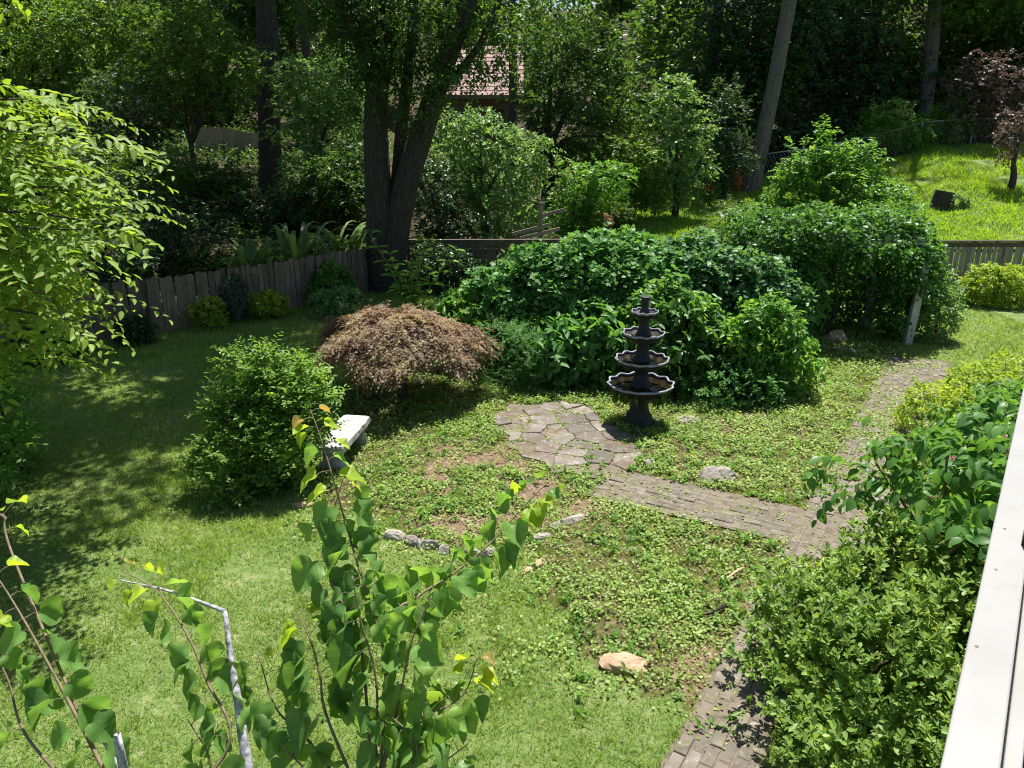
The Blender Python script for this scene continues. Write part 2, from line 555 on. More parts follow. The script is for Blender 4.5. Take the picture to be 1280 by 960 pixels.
def zones(x, y, soft=0.0):
    """0 lawn, 1 weeds, 2 bare-ish bed, 3 paved, 4 wood floor"""
    jx = (vnoise(x, y, 2.2, 3) - .5) * .5
    jy = (vnoise(x, y, 2.2, 4) - .5) * .5
    jx = jx * 1.7 + (vnoise(x, y, .9, 5) - .5) * .9
    jy = jy * 1.7 + (vnoise(x, y, .9, 6) - .5) * .9
    if soft:
        jx = jx + rng.normal(0, soft, x.shape)
        jy = jy + rng.normal(0, soft, x.shape)
    z = np.zeros(x.shape, int)
    z[inpoly(WEEDS, x + jx, y + jy)] = 1
    z[(inpoly(BARE, x + jx, y + jy)) & (vnoise(x, y, 2.3, 8) + .4 * vnoise(x, y, 6.1, 9) > .68)] = 2
    z[inpoly(EDGE_BARE, x + jx * .6, y + jy * .6)] = 2
    z[on_main_path(x, y) | on_side_path(x, y) | inpoly(PATIO_OUT, x, y)] = 3
    back = y > np.interp(x, FX, FY) - .1
    lawn_hill = (x > 2.2 + (y - 22) * .16) & (y < 37 + jx)
    z[back & ~lawn_hill] = 4
    return z


# ------------------------------------------------------------------ leaves
def tmpl(pts, faces):
    return np.array(pts, float), np.array(faces, int)


T_DIA = tmpl([(0, 0, 0), (.34, .45, .1), (0, 1, -.05), (-.34, .45, .1)], [(0, 1, 2), (0, 2, 3)])
T_ROUND = tmpl([(0, 0, 0), (.48, .4, .08), (.3, .85, .04), (0, 1, -.05), (-.3, .85, .04), (-.48, .4, .08)],
               [(0, 1, 2), (0, 2, 3), (0, 3, 4), (0, 4, 5)])
T_NARROW = tmpl([(0, 0, 0), (.17, .4, .05), (0, 1, -.12), (-.17, .4, .05)], [(0, 1, 2), (0, 2, 3)])
T_OVAL = tmpl([(0, 0, 0), (.22, .3, .07), (.2, .66, .05), (0, 1, -.12), (-.2, .66, .05), (-.22, .3, .07)],
              [(0, 1, 2), (0, 2, 3), (0, 3, 4), (0, 4, 5)])
T_SPOON = tmpl([(0, 0, 0), (.2, .42, .07), (.23, .74, .05), (0, 1, -.05), (-.23, .74, .05), (-.2, .42, .07)],
               [(0, 1, 2), (0, 2, 3), (0, 3, 4), (0, 4, 5)])
T_RDIA = tmpl([(0, 0, 0), (.46, .5, .09), (0, 1, -.04), (-.46, .5, .09)], [(0, 1, 2), (0, 2, 3)])
T_BROAD = tmpl([(0, 0, 0), (.27, .22, .06), (.34, .5, .03), (.22, .78, -.08), (0, 1.05, -.3), (-.22, .78, -.08), (-.34, .5, .03), (-.27, .22, .06), (0, .4, -.03), (0, .72, -.13)],
               [(0, 1, 8), (1, 2, 8), (2, 9, 8), (2, 3, 9), (3, 4, 9), (4, 5, 9), (5, 6, 9), (6, 8, 9), (6, 7, 8), (7, 0, 8)])
T_NEEDLE = tmpl([(-.05, 0, 0), (.05, 0, 0), (0, 1, -.1)], [(0, 1, 2)])
T_FEATHER = tmpl([(0, 0, 0), (.09, .5, 0), (0, 1, -.2), (-.09, .5, 0), (.36, .7, -.12), (.42, .25, -.02), (-.36, .7, -.12), (-.42, .25, -.02)],
                 [(0, 1, 2), (0, 2, 3), (0, 4, 1), (0, 3, 6)])


def leaf_axes(D, Nn):
    D = unit(D)
    Nn = unit(Nn - (Nn * D).sum(-1, keepdims=True) * D)
    return np.cross(D, Nn), D, Nn


def leaf_mesh(name, P, D, Nn, S, T, mat, off=(0, 0, 0), smooth=False):
    tv, tf = T
    X, Y, Z = leaf_axes(D, Nn)
    P = P - np.asarray(off)
    V = P[:, None, :] + S[:, None, None] * (tv[None, :, 0:1] * X[:, None] + tv[None, :, 1:2] * Y[:, None] + tv[None, :, 2:3] * Z[:, None])
    F = tf[None] + (np.arange(len(P)) * len(tv))[:, None, None]
    return mesh_data(name, V.reshape(-1, 3), F.reshape(-1, tf.shape[1]), mat, smooth)


def blob_points(blobs, n, shell=(.72, 1.02), lump=.16, zmin=None, core=.62, ground=True):
    B = np.array(blobs, float)
    area = (B[:, 3] * B[:, 4] + B[:, 3] * B[:, 5] + B[:, 4] * B[:, 5])
    w = area / area.sum()
    m = int(n * 2.2) + 20
    k = rng.choice(len(B), m, p=w)
    d = unit(rng.normal(size=(m, 3)))
    ph = rng.random((len(B), 6)) * 6.28
    q = ph[k]
    lm = (np.sin(d[:, 0] * 4.1 + q[:, 0]) * np.sin(d[:, 1] * 3.7 + q[:, 1]) + np.sin(d[:, 2] * 5.3 + q[:, 2] + d[:, 0] * 2) * .8
          + .6 * np.sin(d[:, 0] * 9 + q[:, 3]) * np.sin(d[:, 2] * 8 + q[:, 4]) * np.sin(d[:, 1] * 9 + q[:, 5]))
    r = (shell[0] + (shell[1] - shell[0]) * np.sqrt(rng.random(m))) * (1 + lump * lm)
    P = B[k, :3] + d * B[k, 3:6] * r[:, None]
    nrm = unit(d / B[k, 3:6])
    ok = np.ones(m, bool)
    for i in range(len(B)):
        e = (((P - B[i, :3]) / B[i, 3:6]) ** 2).sum(1)
        ok &= ~((e < core * core) & (k != i))
    if ground:
        ok &= P[:, 2] > H(P[:, 0], P[:, 1]) + .02
    if zmin is not None:
        ok &= P[:, 2] > zmin
    P, nrm = P[ok], nrm[ok]
    return P[:n], nrm[:n]


UP = np.array([0, 0, 1.0])


def sprigs(B, D, k, L, size, droop=.25, up=.6, jit=.35, fwd=.5, hang=.15, whorl=False, svar=.3):
    """leaves along short twigs: returns positions, directions, normals, sizes"""
    n = len(B)
    i = np.arange(k)
    t = (i + .6) / k
    Ls = L * rng.uniform(.6, 1.25, n)
    D = unit(D)
    P = B[:, None] + D[:, None] * (Ls[:, None] * t[None])[..., None]
    P[..., 2] -= droop * Ls[:, None] * t[None] ** 2
    S1 = unit(np.cross(D, UP + rng.normal(size=(n, 3)) * .15))
    S2 = np.cross(S1, D)
    if whorl:
        a = i[None] * 2.4 + rng.random((n, 1)) * 6.28
    else:
        a = (i[None] % 2) * math.pi + rng.normal(size=(n, 1)) * .25
    side = S1[:, None] * np.cos(a)[..., None] + S2[:, None] * np.sin(a)[..., None]
    LD = D[:, None] * fwd + side + rng.normal(size=(n, k, 3)) * jit
    LD[..., 2] -= hang
    LD = unit(LD)
    NN = UP * up + D[:, None] * .35 + rng.normal(size=(n, k, 3)) * jit
    S = size * (1 + svar * rng.uniform(-1, 1, (n, k)))
    if not whorl:
        S = S * (1 - .35 * t[None] ** 2)
    return P.reshape(-1, 3), LD.reshape(-1, 3), NN.reshape(-1, 3), S.reshape(-1)


def foliage(blobs, ns, k, L, size, out=.8, rnd=.6, bias=.15, shell=(.72, 1.02), lump=.16, core=.62, ground=True, zmin=None, **kw):
    P, n = blob_points(blobs, ns, shell, lump, zmin, core, ground)
    D = n * out + rng.normal(size=P.shape) * rnd
    D[:, 2] += bias
    return sprigs(P, D, k, L, size, **kw)


def children_leaves(parent, L, T, mats, n_obj, name="leaf"):
    """the leaves that show largest become parts of their own, the rest one part"""
    P, D, Nn, S = L
    camp = np.array([0, 0, CAM_H])
    d = np.linalg.norm(P - camp, axis=1)
    X, Y, Z = leaf_axes(D, Nn)
    off = np.array(parent.location)
    face = np.abs((Z * unit(camp - P)).sum(1)) + .2
    inside = inframe(P)
    c = P.mean(0)
    front = ((P - c) * (camp - c)).sum(1) / np.linalg.norm(camp - c) + .5 * (P[:, 2] - c[2])
    order = np.argsort(-(np.where(inside, 1, 0) * 100 + S / d * face * 60 + front * 1.2))
    top = order[:n_obj]
    rest = order[n_obj:]
    tv, tf = T
    proto = [mesh_data("leaf", tv, tf, m, True) for m in mats]
    for q, i in enumerate(top):
        o = link(name, proto[q % len(proto)], parent)
        m = Matrix(((X[i, 0], Y[i, 0], Z[i, 0]), (X[i, 1], Y[i, 1], Z[i, 1]), (X[i, 2], Y[i, 2], Z[i, 2]))) * float(S[i])
        o.matrix_local = Matrix.Translation(Vector(P[i] - off)) @ m.to_4x4()
    if len(rest):
        o = link("foliage", leaf_mesh("foliage", P[rest], D[rest], Nn[rest], S[rest], T, mats[0], off, True), parent)
        tag(o, kind="stuff")


def inframe(P, mx=15):
    x, y, z = P[:, 0], P[:, 1], P[:, 2] - CAM_H
    D = y * math.cos(PITCH) - z * math.sin(PITCH)
    px = 640 + FPX * x / D
    py = 480 + FPX * (-z * math.cos(PITCH) - y * math.sin(PITCH)) / D
    return (D > .1) & (px > -mx) & (px < 1280 + mx) & (py > -mx) & (py < 960 + mx)


def shrub(name, label, cat, base, blobs, ns, k, L, size, mat, T=T_DIA, group=None, stems=3, stem_mat=None, n_obj=0, part="foliage", **kw):
    """an Empty at the base > stems, foliage. blobs are given relative to the base"""
    bx, by = base[0], base[1]
    bz = Hs(bx, by) if len(base) < 3 else base[2]
    t = thing(name, label, cat, (bx, by, bz), group)
    W = [(b[0] + bx, b[1] + by, b[2] + bz, b[3], b[4], b[5]) for b in blobs]
    Lf = foliage(W, ns, k, L, size, **kw)
    if n_obj:
        children_leaves(t, Lf, T, [mat], n_obj)
    else:
        link(part, leaf_mesh(part, *Lf, T, mat, (bx, by, bz)), t)
    for i in range(stems):
        b = W[i % len(W)]
        a = random.random() * 6.28
        top = Vector((b[0] + math.cos(a) * b[3] * .4, b[1] + math.sin(a) * b[4] * .4, b[2] + b[5] * .35))
        s = Vector((bx + math.cos(a) * .08, by + math.sin(a) * .08, bz - .05))
        mid = s.lerp(top, .5) + Vector((random.uniform(-.1, .1), random.uniform(-.1, .1), .1))
        r = .012 + .012 * (top - s).length
        MB().tube(curve_pts([s, mid, top], 6), np.linspace(r, r * .3, 7), 6, .1).build("stem", stem_mat or M_bark_dark, t, True)
    return t


# ================================================================== THE SETTING
def axis(lo, hi, a, b, step, n):
    A = a - (a - lo) * (np.linspace(1, 0, n) ** 2.2)
    Bx = b + (hi - b) * (np.linspace(0, 1, n) ** 2.2)
    return np.unique(np.concatenate([A, np.arange(a, b, step), Bx]))


def ground_mat():
    m, nt, out = new_mat("ground")
    at_ = N(nt, "ShaderNodeAttribute", attribute_name="zone")
    tc = N(nt, "ShaderNodeTexCoord")
    def noise(s, d=6.0, r=.65):
        n = N(nt, "ShaderNodeTexNoise", i_Scale=s, i_Detail=d, i_Roughness=r)
        nt.links.new(tc.outputs["Object"], n.inputs["Vector"])
        return n.outputs["Fac"]
    n1, n2, n3 = noise(1.1), noise(9.0), noise(34.0, 4)
    mixn = N(nt, "ShaderNodeMix", data_type='FLOAT')
    mixn.inputs[0].default_value = .55
    nt.links.new(n1, mixn.inputs[2]); nt.links.new(n2, mixn.inputs[3])
    lawn = ramp(nt, mixn.outputs[0], [(.32, (.075, .125, .03)), (.52, (.13, .185, .055)), (.66, (.26, .26, .13))])
    soil = ramp(nt, n2, [(.3, (.1, .065, .042)), (.55, (.2, .14, .095)), (.75, (.32, .25, .18))])
    weeds = ramp(nt, n2, [(.35, (.045, .05, .02)), (.52, (.1, .085, .04)), (.68, (.2, .15, .095))])
    wood = ramp(nt, n2, [(.3, (.035, .026, .017)), (.52, (.075, .058, .036)), (.62, (.05, .075, .022)), (.8, (.15, .12, .08))])
    sep = N(nt, "ShaderNodeSeparateColor")
    nt.links.new(at_.outputs["Color"], sep.inputs[0])
    cur = lawn
    for src, col in ((0, weeds), (1, soil), (2, wood)):
        jit = N(nt, "ShaderNodeMath", operation='ADD')
        nt.links.new(sep.outputs[src], jit.inputs[0])
        sc = N(nt, "ShaderNodeMath", operation='MULTIPLY_ADD')
        nt.links.new(n2, sc.inputs[0]); sc.inputs[1].default_value = .9; sc.inputs[2].default_value = -.45
        nt.links.new(sc.outputs[0], jit.inputs[1])
        st = N(nt, "ShaderNodeMapRange")
        st.inputs[1].default_value = .35; st.inputs[2].default_value = .65
        nt.links.new(jit.outputs[0], st.inputs[0])
        mx = N(nt, "ShaderNodeMix", data_type='RGBA')
        nt.links.new(st.outputs[0], mx.inputs[0])
        nt.links.new(cur, mx.inputs[6]); nt.links.new(col, mx.inputs[7])
        cur = mx.outputs[2]
    b = N(nt, "ShaderNodeBsdfPrincipled", i_Roughness=.95)
    b.inputs["Specular IOR Level"].default_value = .1
    nt.links.new(cur, b.inputs["Base Color"])
    bp = N(nt, "ShaderNodeBump", i_Strength=.8, i_Distance=.04)
    nt.links.new(n3, bp.inputs["Height"])
    nt.links.new(bp.outputs[0], b.inputs["Normal"])
    nt.links.new(b.outputs[0], out.inputs[0])
    return m


gx = axis(-170, 170, -12, 15, .16, 26)
gy = axis(-25, 230, 3, 37, .16, 26)
XX, YY = np.meshgrid(gx, gy)
ZZ = H(XX, YY)
nx, ny = len(gx), len(gy)
V = np.stack([XX.ravel(), YY.ravel(), ZZ.ravel()], 1)
ii = (np.arange(ny - 1)[:, None] * nx + np.arange(nx - 1)[None]).ravel()
me = mesh_data("ground", V, np.stack([ii, ii + 1, ii + nx + 1, ii + nx], 1), ground_mat(), True)
z = zones(XX.ravel(), YY.ravel())
C = np.zeros((len(V), 4), np.float32)
C[:, 3] = 1
C[:, 0] = (z == 1); C[:, 1] = (z == 2) | (z == 3); C[:, 2] = (z == 4)
ca = me.color_attributes.new("zone", 'FLOAT_COLOR', 'POINT')
ca.data.foreach_set("color", C.ravel())
tag(link("ground", me), kind="structure")

# ---- brick paths: sheet of sand, bricks as parts
def strip(o, u, n, t0, t1, w0, w1, z):
    P = [o + u * t + n * w for t, w in ((t0, w0), (t1, w0), (t1, w1), (t0, w1))]
    return [(p.x, p.y, z) for p in P]


mb = MB()
mb.add(strip(PL0, PU, PN, 2.9, 12.2, -.03, 1.03, .012), [(3, 2, 1, 0)])
mb.add(strip(PL0, PU, PN, -2.5, 2.9, -.03, .56, .012), [(3, 2, 1, 0)])
mb.add(strip(A0, AU, AN, -.05, (A1 - A0).length, -.45, .45, .016), [(0, 1, 2, 3)])
path = mb.build("brick_path", M_sand)
tag(path, kind="structure")


def brick_proto():
    me = bpy.data.meshes.new("brick")
    x, y, h = .1, .047, .06
    c = .006
    V = [(sx * x, sy * y, -h / 2) for sx, sy in ((-1, -1), (1, -1), (1, 1), (-1, 1))]
    V += [(sx * x, sy * y, h / 2 - c) for sx, sy in ((-1, -1), (1, -1), (1, 1), (-1, 1))]
    V += [(sx * (x - c), sy * (y - c), h / 2) for sx, sy in ((-1, -1), (1, -1), (1, 1), (-1, 1))]
    F = [(8, 9, 10, 11)]
    for b in (0, 4):
        for k in range(4):
            F.append((b + k, b + (k + 1) % 4, b + 4 + (k + 1) % 4, b + 4 + k))
    me.from_pydata(V, [], F)
    me.materials.append(M_brick)
    return me


spots = []
for o_, u, n, t0, t1, w0, w1 in ((PL0, PU, PN, -1.2, 12.1, 0, 1.0), (A0, AU, AN, 0.02, (A1 - A0).length - .02, -.42, .42)):
    side = n is AN
    rows = int((w1 - w0) / .1)
    for r in range(rows):
        t = t0 + (.1 if r % 2 else 0)
        while t < t1:
            p = o_ + u * t + n * (w0 + .05 + r * .1)
            ok = (side is False and not (t < 2.9 and r > 5)) or side and not bool(on_main_path(np.array(p.x), np.array(p.y)))
            if ok:
                spots.append((p.x + random.gauss(0, .004), p.y + random.gauss(0, .004), random.gauss(-.011, .005), math.atan2(u.y, u.x) + random.gauss(0, .035)))
            t += .209
far = np.array(spots)
keep = rng.random(len(far)) > np.where(far[:, 1] > 9.2, .42, .07)
spots = [s for s, k_ in zip(spots, keep) if k_]
bp_ = np.array([[s[0], s[1], 0] for s in spots])
vis = inframe(bp_, 5) & ~((bp_[:, 0] > 1.9 + (bp_[:, 1] - 4.4) * .5) & (bp_[:, 1] < 7.2))
order = np.argsort(np.where(vis, 0, 100) + np.linalg.norm(bp_ - [0, 0, CAM_H], axis=1))
bme = brick_proto()
rest = MB()
for q, i in enumerate(order):
    x, y, zz, a = spots[i]
    if q < 300:
        o = link("brick", bme, path, (x, y, zz))
        o.rotation_euler = (random.gauss(0, .02), random.gauss(0, .02), a)
    else:
        M3 = Matrix.Rotation(a, 3, 'Z')
        rest.add([M3 @ v.co + Vector((x, y, zz)) for v in bme.vertices], [tuple(p.vertices) for p in bme.polygons])
tag(rest.build("brick", M_brick, path), kind="stuff")

# ---- flagstone patio: irregular stones
def clip(poly, px, py, nx_, ny_):
    out_ = []
    for i in range(len(poly)):
        a, b = poly[i], poly[(i + 1) % len(poly)]
        da = (a[0] - px) * nx_ + (a[1] - py) * ny_
        db = (b[0] - px) * nx_ + (b[1] - py) * ny_
        if da <= 0: out_.append(a)
        if da * db < 0:
            t = da / (da - db)
            out_.append((a[0] + (b[0] - a[0]) * t, a[1] + (b[1] - a[1]) * t))
    return out_


patio = MB().add([(x, y, .014) for x, y in PATIO_OUT], [tuple(range(len(PATIO_OUT)))[::-1]]).build("flagstone_patio", M_sand)
tag(patio, kind="structure")
seeds = []
tries = 0
pr = random.Random(21)
while len(seeds) < 36 and tries < 4000:
    tries += 1
    x, y = pr.uniform(-.6, 2.1), pr.uniform(8.8, 11.9)
    if inpoly(PATIO_OUT, np.array(x), np.array(y)) and all((x - a) ** 2 + (y - b) ** 2 > (.2 + .22 * vnoise(np.array(x), np.array(y), 1.1, 71)) ** 2 for a, b in seeds):
        seeds.append((x, y))
for i, (x, y) in enumerate(seeds):
    cell = list(PATIO_OUT)
    for j, (a, b) in enumerate(seeds):
        if i == j: continue
        dx, dy = a - x, b - y
        L_ = math.hypot(dx, dy)
        if L_ > 1.9: continue
        g_ = pr.uniform(.002, .016)
        cell = clip(cell, (x + a) / 2 - dx / L_ * g_, (y + b) / 2 - dy / L_ * g_, dx / L_, dy / L_)
        if len(cell) < 3: break
    edge_d = min(math.hypot(x - a, y - b) for a, b in PATIO_OUT)
    if len(cell) < 3 or (edge_d < .22 and pr.random() < .35): continue
    ar = sum(cell[k][0] * cell[(k + 1) % len(cell)][1] - cell[(k + 1) % len(cell)][0] * cell[k][1] for k in range(len(cell)))
    if ar < 0: cell = cell[::-1]
    # roughen the edges
    rough = []
    for k in range(len(cell)):
        a, b = cell[k], cell[(k + 1) % len(cell)]
        d_ = math.hypot(b[0] - a[0], b[1] - a[1])
        m_ = max(1, int(d_ / .12))
        for s in range(m_):
            f_ = s / m_
            j_ = .012 if s else .02
            rough.append((a[0] + (b[0] - a[0]) * f_ + pr.uniform(-j_, j_), a[1] + (b[1] - a[1]) * f_ + pr.uniform(-j_, j_)))
    n_ = len(rough)
    h = .026 + pr.uniform(-.006, .014)
    tx, ty = pr.gauss(0, .012), pr.gauss(0, .012)
    V = [(a, b, -.03) for a, b in rough] + [(a, b, h - .012) for a, b in rough]
    V += [(x + (a - x) * .965, y + (b - y) * .965, h + (a - x) * tx + (b - y) * ty) for a, b in rough]
    F = [tuple(range(2 * n_, 3 * n_))]
    for b0 in (0, n_):
        for k in range(n_):
            F.append((b0 + k, b0 + (k + 1) % n_, b0 + n_ + (k + 1) % n_, b0 + n_ + k))
    MB().add(V, F).build("flagstone", M_flag, patio)

# ---- lawn, hill grass and ground cover (nobody could count them)
def scatter(n, x0, x1, y0, y1, power=1.0):
    x = rng.uniform(x0, x1, n)
    y = rng.uniform(y0, y1, n)
    return x, y


def grass(name, label, x, y, hh, ww, mat, lean=.8):
    n = len(x)
    P = np.stack([x, y, H(x, y) - .004], 1)
    D = np.stack([rng.normal(0, lean, n), rng.normal(0, lean, n), np.ones(n)], 1)
    Nn = np.stack([rng.normal(0, 1, n), rng.normal(0, 1, n), np.full(n, .35)], 1)
    X, Y, Z = leaf_axes(D, Nn)
    Vv = np.stack([P - X * ww[:, None], P + X * ww[:, None], P + Y * hh[:, None] + Z * (hh * .25)[:, None]], 1).reshape(-1, 3)
    o = link(name, mesh_data(name, Vv, np.arange(3 * n).reshape(-1, 3), mat))
    return tag(o, label, "grass", kind="stuff")


x, y = scatter(1250000, -10.8, 11.8, 3.3, 20.8)
d = np.hypot(x, y)
ok = (rng.random(len(x)) < np.clip((6.2 / d) ** 1.35, .12, 1)) & inframe(np.stack([x, y, 0 * x], 1), 150)
x, y = x[ok], y[ok]
zz = zones(x, y, .28)
ok = (zz == 0) & (y < np.interp(x, FX, FY) - .15) & (vnoise(x, y, 2.1, 31) * .6 + vnoise(x, y, 6.0, 34) * .4 + .5 * rng.random(len(x)) > .5)
mixed = (zz == 1) & (rng.random(len(x)) < np.where(vnoise(x, y, 1.3, 32) > .5, .5, .18))
ok |= mixed
x, y = x[ok], y[ok]
d = np.hypot(x, y)
tall = .55 + .6 * vnoise(x, y, 1.2, 33) + 1.3 * np.clip(vnoise(x, y, 5.5, 35) - .62, 0, 1) * 2
hh = rng.uniform(.035, .085, len(x)) * tall * (1 + .02 * d)
grass("lawn_grass", "mown green grass of the garden lawn", x, y, hh, .0022 + .00042 * d, G["grass"])
N_GRASS = len(x)

x, y = scatter(150000, 1.5, 30, 21.6, 38)
zz = zones(x, y)
ok = (zz == 0) & (y > np.interp(x, FX, FY) + .1) & inframe(np.stack([x, y, H(x, y)], 1), 30)
x, y = x[ok], y[ok]
cl = vnoise(x, y, .8, 41)
grass("hill_grass", "bright rough grass on the slope behind the fence", x, y, rng.uniform(.07, .2, len(x)) * (.5 + cl), np.full(len(x), .022), G["grass_far"], .75)

x, y = scatter(330000, -3.8, 9.5, 4.4, 15.5)
zz = zones(x, y, .28)
dens = np.where(zz == 1, 1.0, np.where(zz == 2, .3, np.where(zz == 3, .12, np.where((x > -1.5) & (y > 5) & (y < 9), .12, .0))))
d = np.hypot(x, y)
pt = vnoise(x, y, 2.6, 51) * .45 + vnoise(x, y, 7, 52) * .55
dens = dens * np.clip((pt - .3) * 3.6, .12, 1.0)
dens = np.where((zz == 3) & on_main_path(x, y) & (y > 8.6) & (y < 14), np.where(y < 11.5, .75, .5) * np.clip((pt - .3) * 3, 0, 1), dens)
sd = np.array(seeds)
pm = inpoly(PATIO_OUT, x, y)
dd = np.sort(np.hypot(x[pm, None] - sd[None, :, 0], y[pm, None] - sd[None, :, 1]), axis=1)
dens[pm] = np.where(dd[:, 1] - dd[:, 0] < .06, .9, .06) * np.clip((pt[pm] - .4) * 5, 0.02, 1)
dens = dens * np.clip(9 / d, .3, 1)
ok = rng.random(len(x)) < dens
x, y, d, pt, zz = x[ok], y[ok], d[ok], pt[ok], zz[ok]
n = len(x)
hgt = np.where(zz == 3, rng.uniform(.0, .012, n), rng.uniform(.005, .085, n) * (.35 + 1.1 * pt))
P = np.stack([x, y, H(x, y) + hgt + np.where(zz == 3, .018, 0)], 1)
D = np.stack([rng.normal(size=n), rng.normal(size=n), rng.normal(0, .35, n)], 1)
Nn = np.stack([rng.normal(0, .4, n), rng.normal(0, .4, n), np.ones(n)], 1)
S = rng.uniform(.018, .04, n) * (.85 + .035 * d)
tag(link("ground_cover", leaf_mesh("ground_cover", P, D, Nn, S, T_RDIA, G["cover"])), "low clover and weeds covering the beds round the patio", "ground cover", kind="stuff")
N_COVER = n
# taller weeds in tufts among the clover
x, y = scatter(5200, -3.4, 9.0, 4.6, 15.0)
zz = zones(x, y, .3)
cl = vnoise(x, y, 1.9, 55)
ok = ((zz == 1) & (cl > .45)) | ((zz == 2) & (cl > .62)) | ((zz == 3) & (cl > .8)) | ((zz == 0) & (x > -1.5) & (x < 6) & (cl > .8))
x, y, cl = x[ok], y[ok], cl[ok]
n = len(x)
B = np.stack([x, y, H(x, y)], 1)
Lw = sprigs(B, np.stack([rng.normal(0, .5, n), rng.normal(0, .5, n), np.ones(n)], 1), 7, .11, .055, whorl=True, up=.8, hang=.1, svar=.5)
tag(link("weed_tuft", leaf_mesh("weed_tuft", *Lw, T_OVAL, G["hyd"])), "taller leafy weed tufts scattered through the clover", "weeds", kind="stuff")

x, y = scatter(60000, -3.4, 8.5, 4.4, 14.5)
zz = zones(x, y, .2)
ok = rng.random(len(x)) < np.where(zz == 2, .75, np.where(zz == 1, .16, np.where(zz == 3, .16, .035)))
x, y = x[ok], y[ok]
n = len(x)
P = np.stack([x, y, H(x, y) + rng.uniform(.008, .03, n)], 1)
D = np.stack([rng.normal(size=n), rng.normal(size=n), rng.normal(0, .25, n)], 1)
Nn = np.stack([rng.normal(0, .35, n), rng.normal(0, .35, n), np.ones(n)], 1)
tag(link("leaf_litter", leaf_mesh("leaf_litter", P, D, Nn, rng.uniform(.015, .05, n), T_NARROW, G["litter"])), "dry brown leaf litter and twigs on the bare soil", "leaf litter", kind="stuff")

# ================================================================== FENCES
def picket_proto(h, w=.138, th=.018, dog=.03):
    me = bpy.data.meshes.new("picket")
    V = []
    for yy in (-th / 2, th / 2):
        V += [(-w / 2, yy, 0), (w / 2, yy, 0), (w / 2, yy, h - dog), (w / 2 - dog, yy, h), (-w / 2 + dog, yy, h), (-w / 2, yy, h - dog)]
    F = [(0, 1, 2, 3, 4, 5), (11, 10, 9, 8, 7, 6)] + [(k, k + 6, (k + 1) % 6 + 6, (k + 1) % 6) for k in range(6)]
    me.from_pydata(V, [], F)
    me.update()
    return me


def fence(name, label, line, h, mat, step=.149, posts=2.4, cap=False):
    t = thing(name, label, "fence", (line[0][0], line[0][1], 0))
    off = Vector(t.location)
    protos = []
    for k in range(4):
        p = picket_proto(h * (1 + .012 * (k - 1.5)), .138 - .006 * k)
        p.materials.append(mat)
        protos.append(p)
    for (ax, ay), (bx, by) in zip(line[:-1], line[1:]):
        L = math.hypot(bx - ax, by - ay)
        u = Vector(((bx - ax) / L, (by - ay) / L, 0))
        nb = Vector((-u.y, u.x, 0))
        if nb.y < 0: nb = -nb
        a = math.atan2(u.y, u.x)
        m = int(L / step)
        for i in range(m):
            p = Vector((ax, ay, 0)) + u * (i + .5) * step
            o = link("picket", random.choice(protos), t)
            o.location = (p.x - off.x, p.y - off.y, -.02 + random.gauss(0, .012))
            o.rotation_euler = (random.gauss(0, .008), random.gauss(0, .012), a + random.gauss(0, .015))
        for z_ in (.3, h - .25):
            MB().beam(Vector((ax, ay, z_)) + nb * .035, Vector((bx, by, z_)) + nb * .035, .045, .09).build("rail", M_rail_wood, t)
        for i in range(int(L / posts) + 1):
            p = Vector((ax, ay, 0)) + u * min(i * posts, L) + nb * .105
            MB().box((p.x, p.y, h / 2 - .05), (.09, .09, h + .02), a).build("post", mat, t)
        if cap:
            MB().beam(Vector((ax, ay, h + .03)), Vector((bx, by, h + .03)), .14, .035).build("cap_board", M_rail_wood, t)
            MB().beam(Vector((ax, ay, h - .07)) - nb * .025, Vector((bx, by, h - .07)) - nb * .025, .022, .13).build("face_board", M_rail_wood, t)
    return t


fence("picket_fence", "weathered brown wooden fence running along the left lawn", [(-13.5, 12.2), (-9.67, 15.24), (-7.9, 16.15), (-6.4, 17.4), (-4.96, 19.2), (-3.9, 20.75)], 1.24, M_picket)
fence("board_fence", "low dark wooden fence with a cap board across the back of the garden", [(-3.4, 21.1), (1.5, 21.15)], 1.3, M_rail_wood, cap=True)
fence("grey_fence", "grey wooden fence with a dark cap rail at the right edge behind the golden bush", [(4.2, 21.3), (15.5, 21.3)], 1.25, M_picket_r, cap=True)

# weathered post-and-rail remnant behind the back fence
t = thing("split_rail_fence", "grey split rail fence piece half hidden by leaves behind the back fence", "fence", tuple(at(672, 300, 23.2)))
a, b, c = at(676, 296, 23.2), at(705, 268, 23.2), at(650, 285, 23.2)
MB().tube([Vector((a.x, 23.2, .1)), Vector((a.x, 23.2, 2.15))], .07, 8, .1).build("post", M_pale_board, t)
for (p, q) in (((676, 270), (706, 262)), ((640, 293), (690, 280)), ((650, 298), (700, 286))):
    MB().beam(at(*p, 23.1), at(*q, 23.1), .05, .1).build("rail", M_pale_board, t)

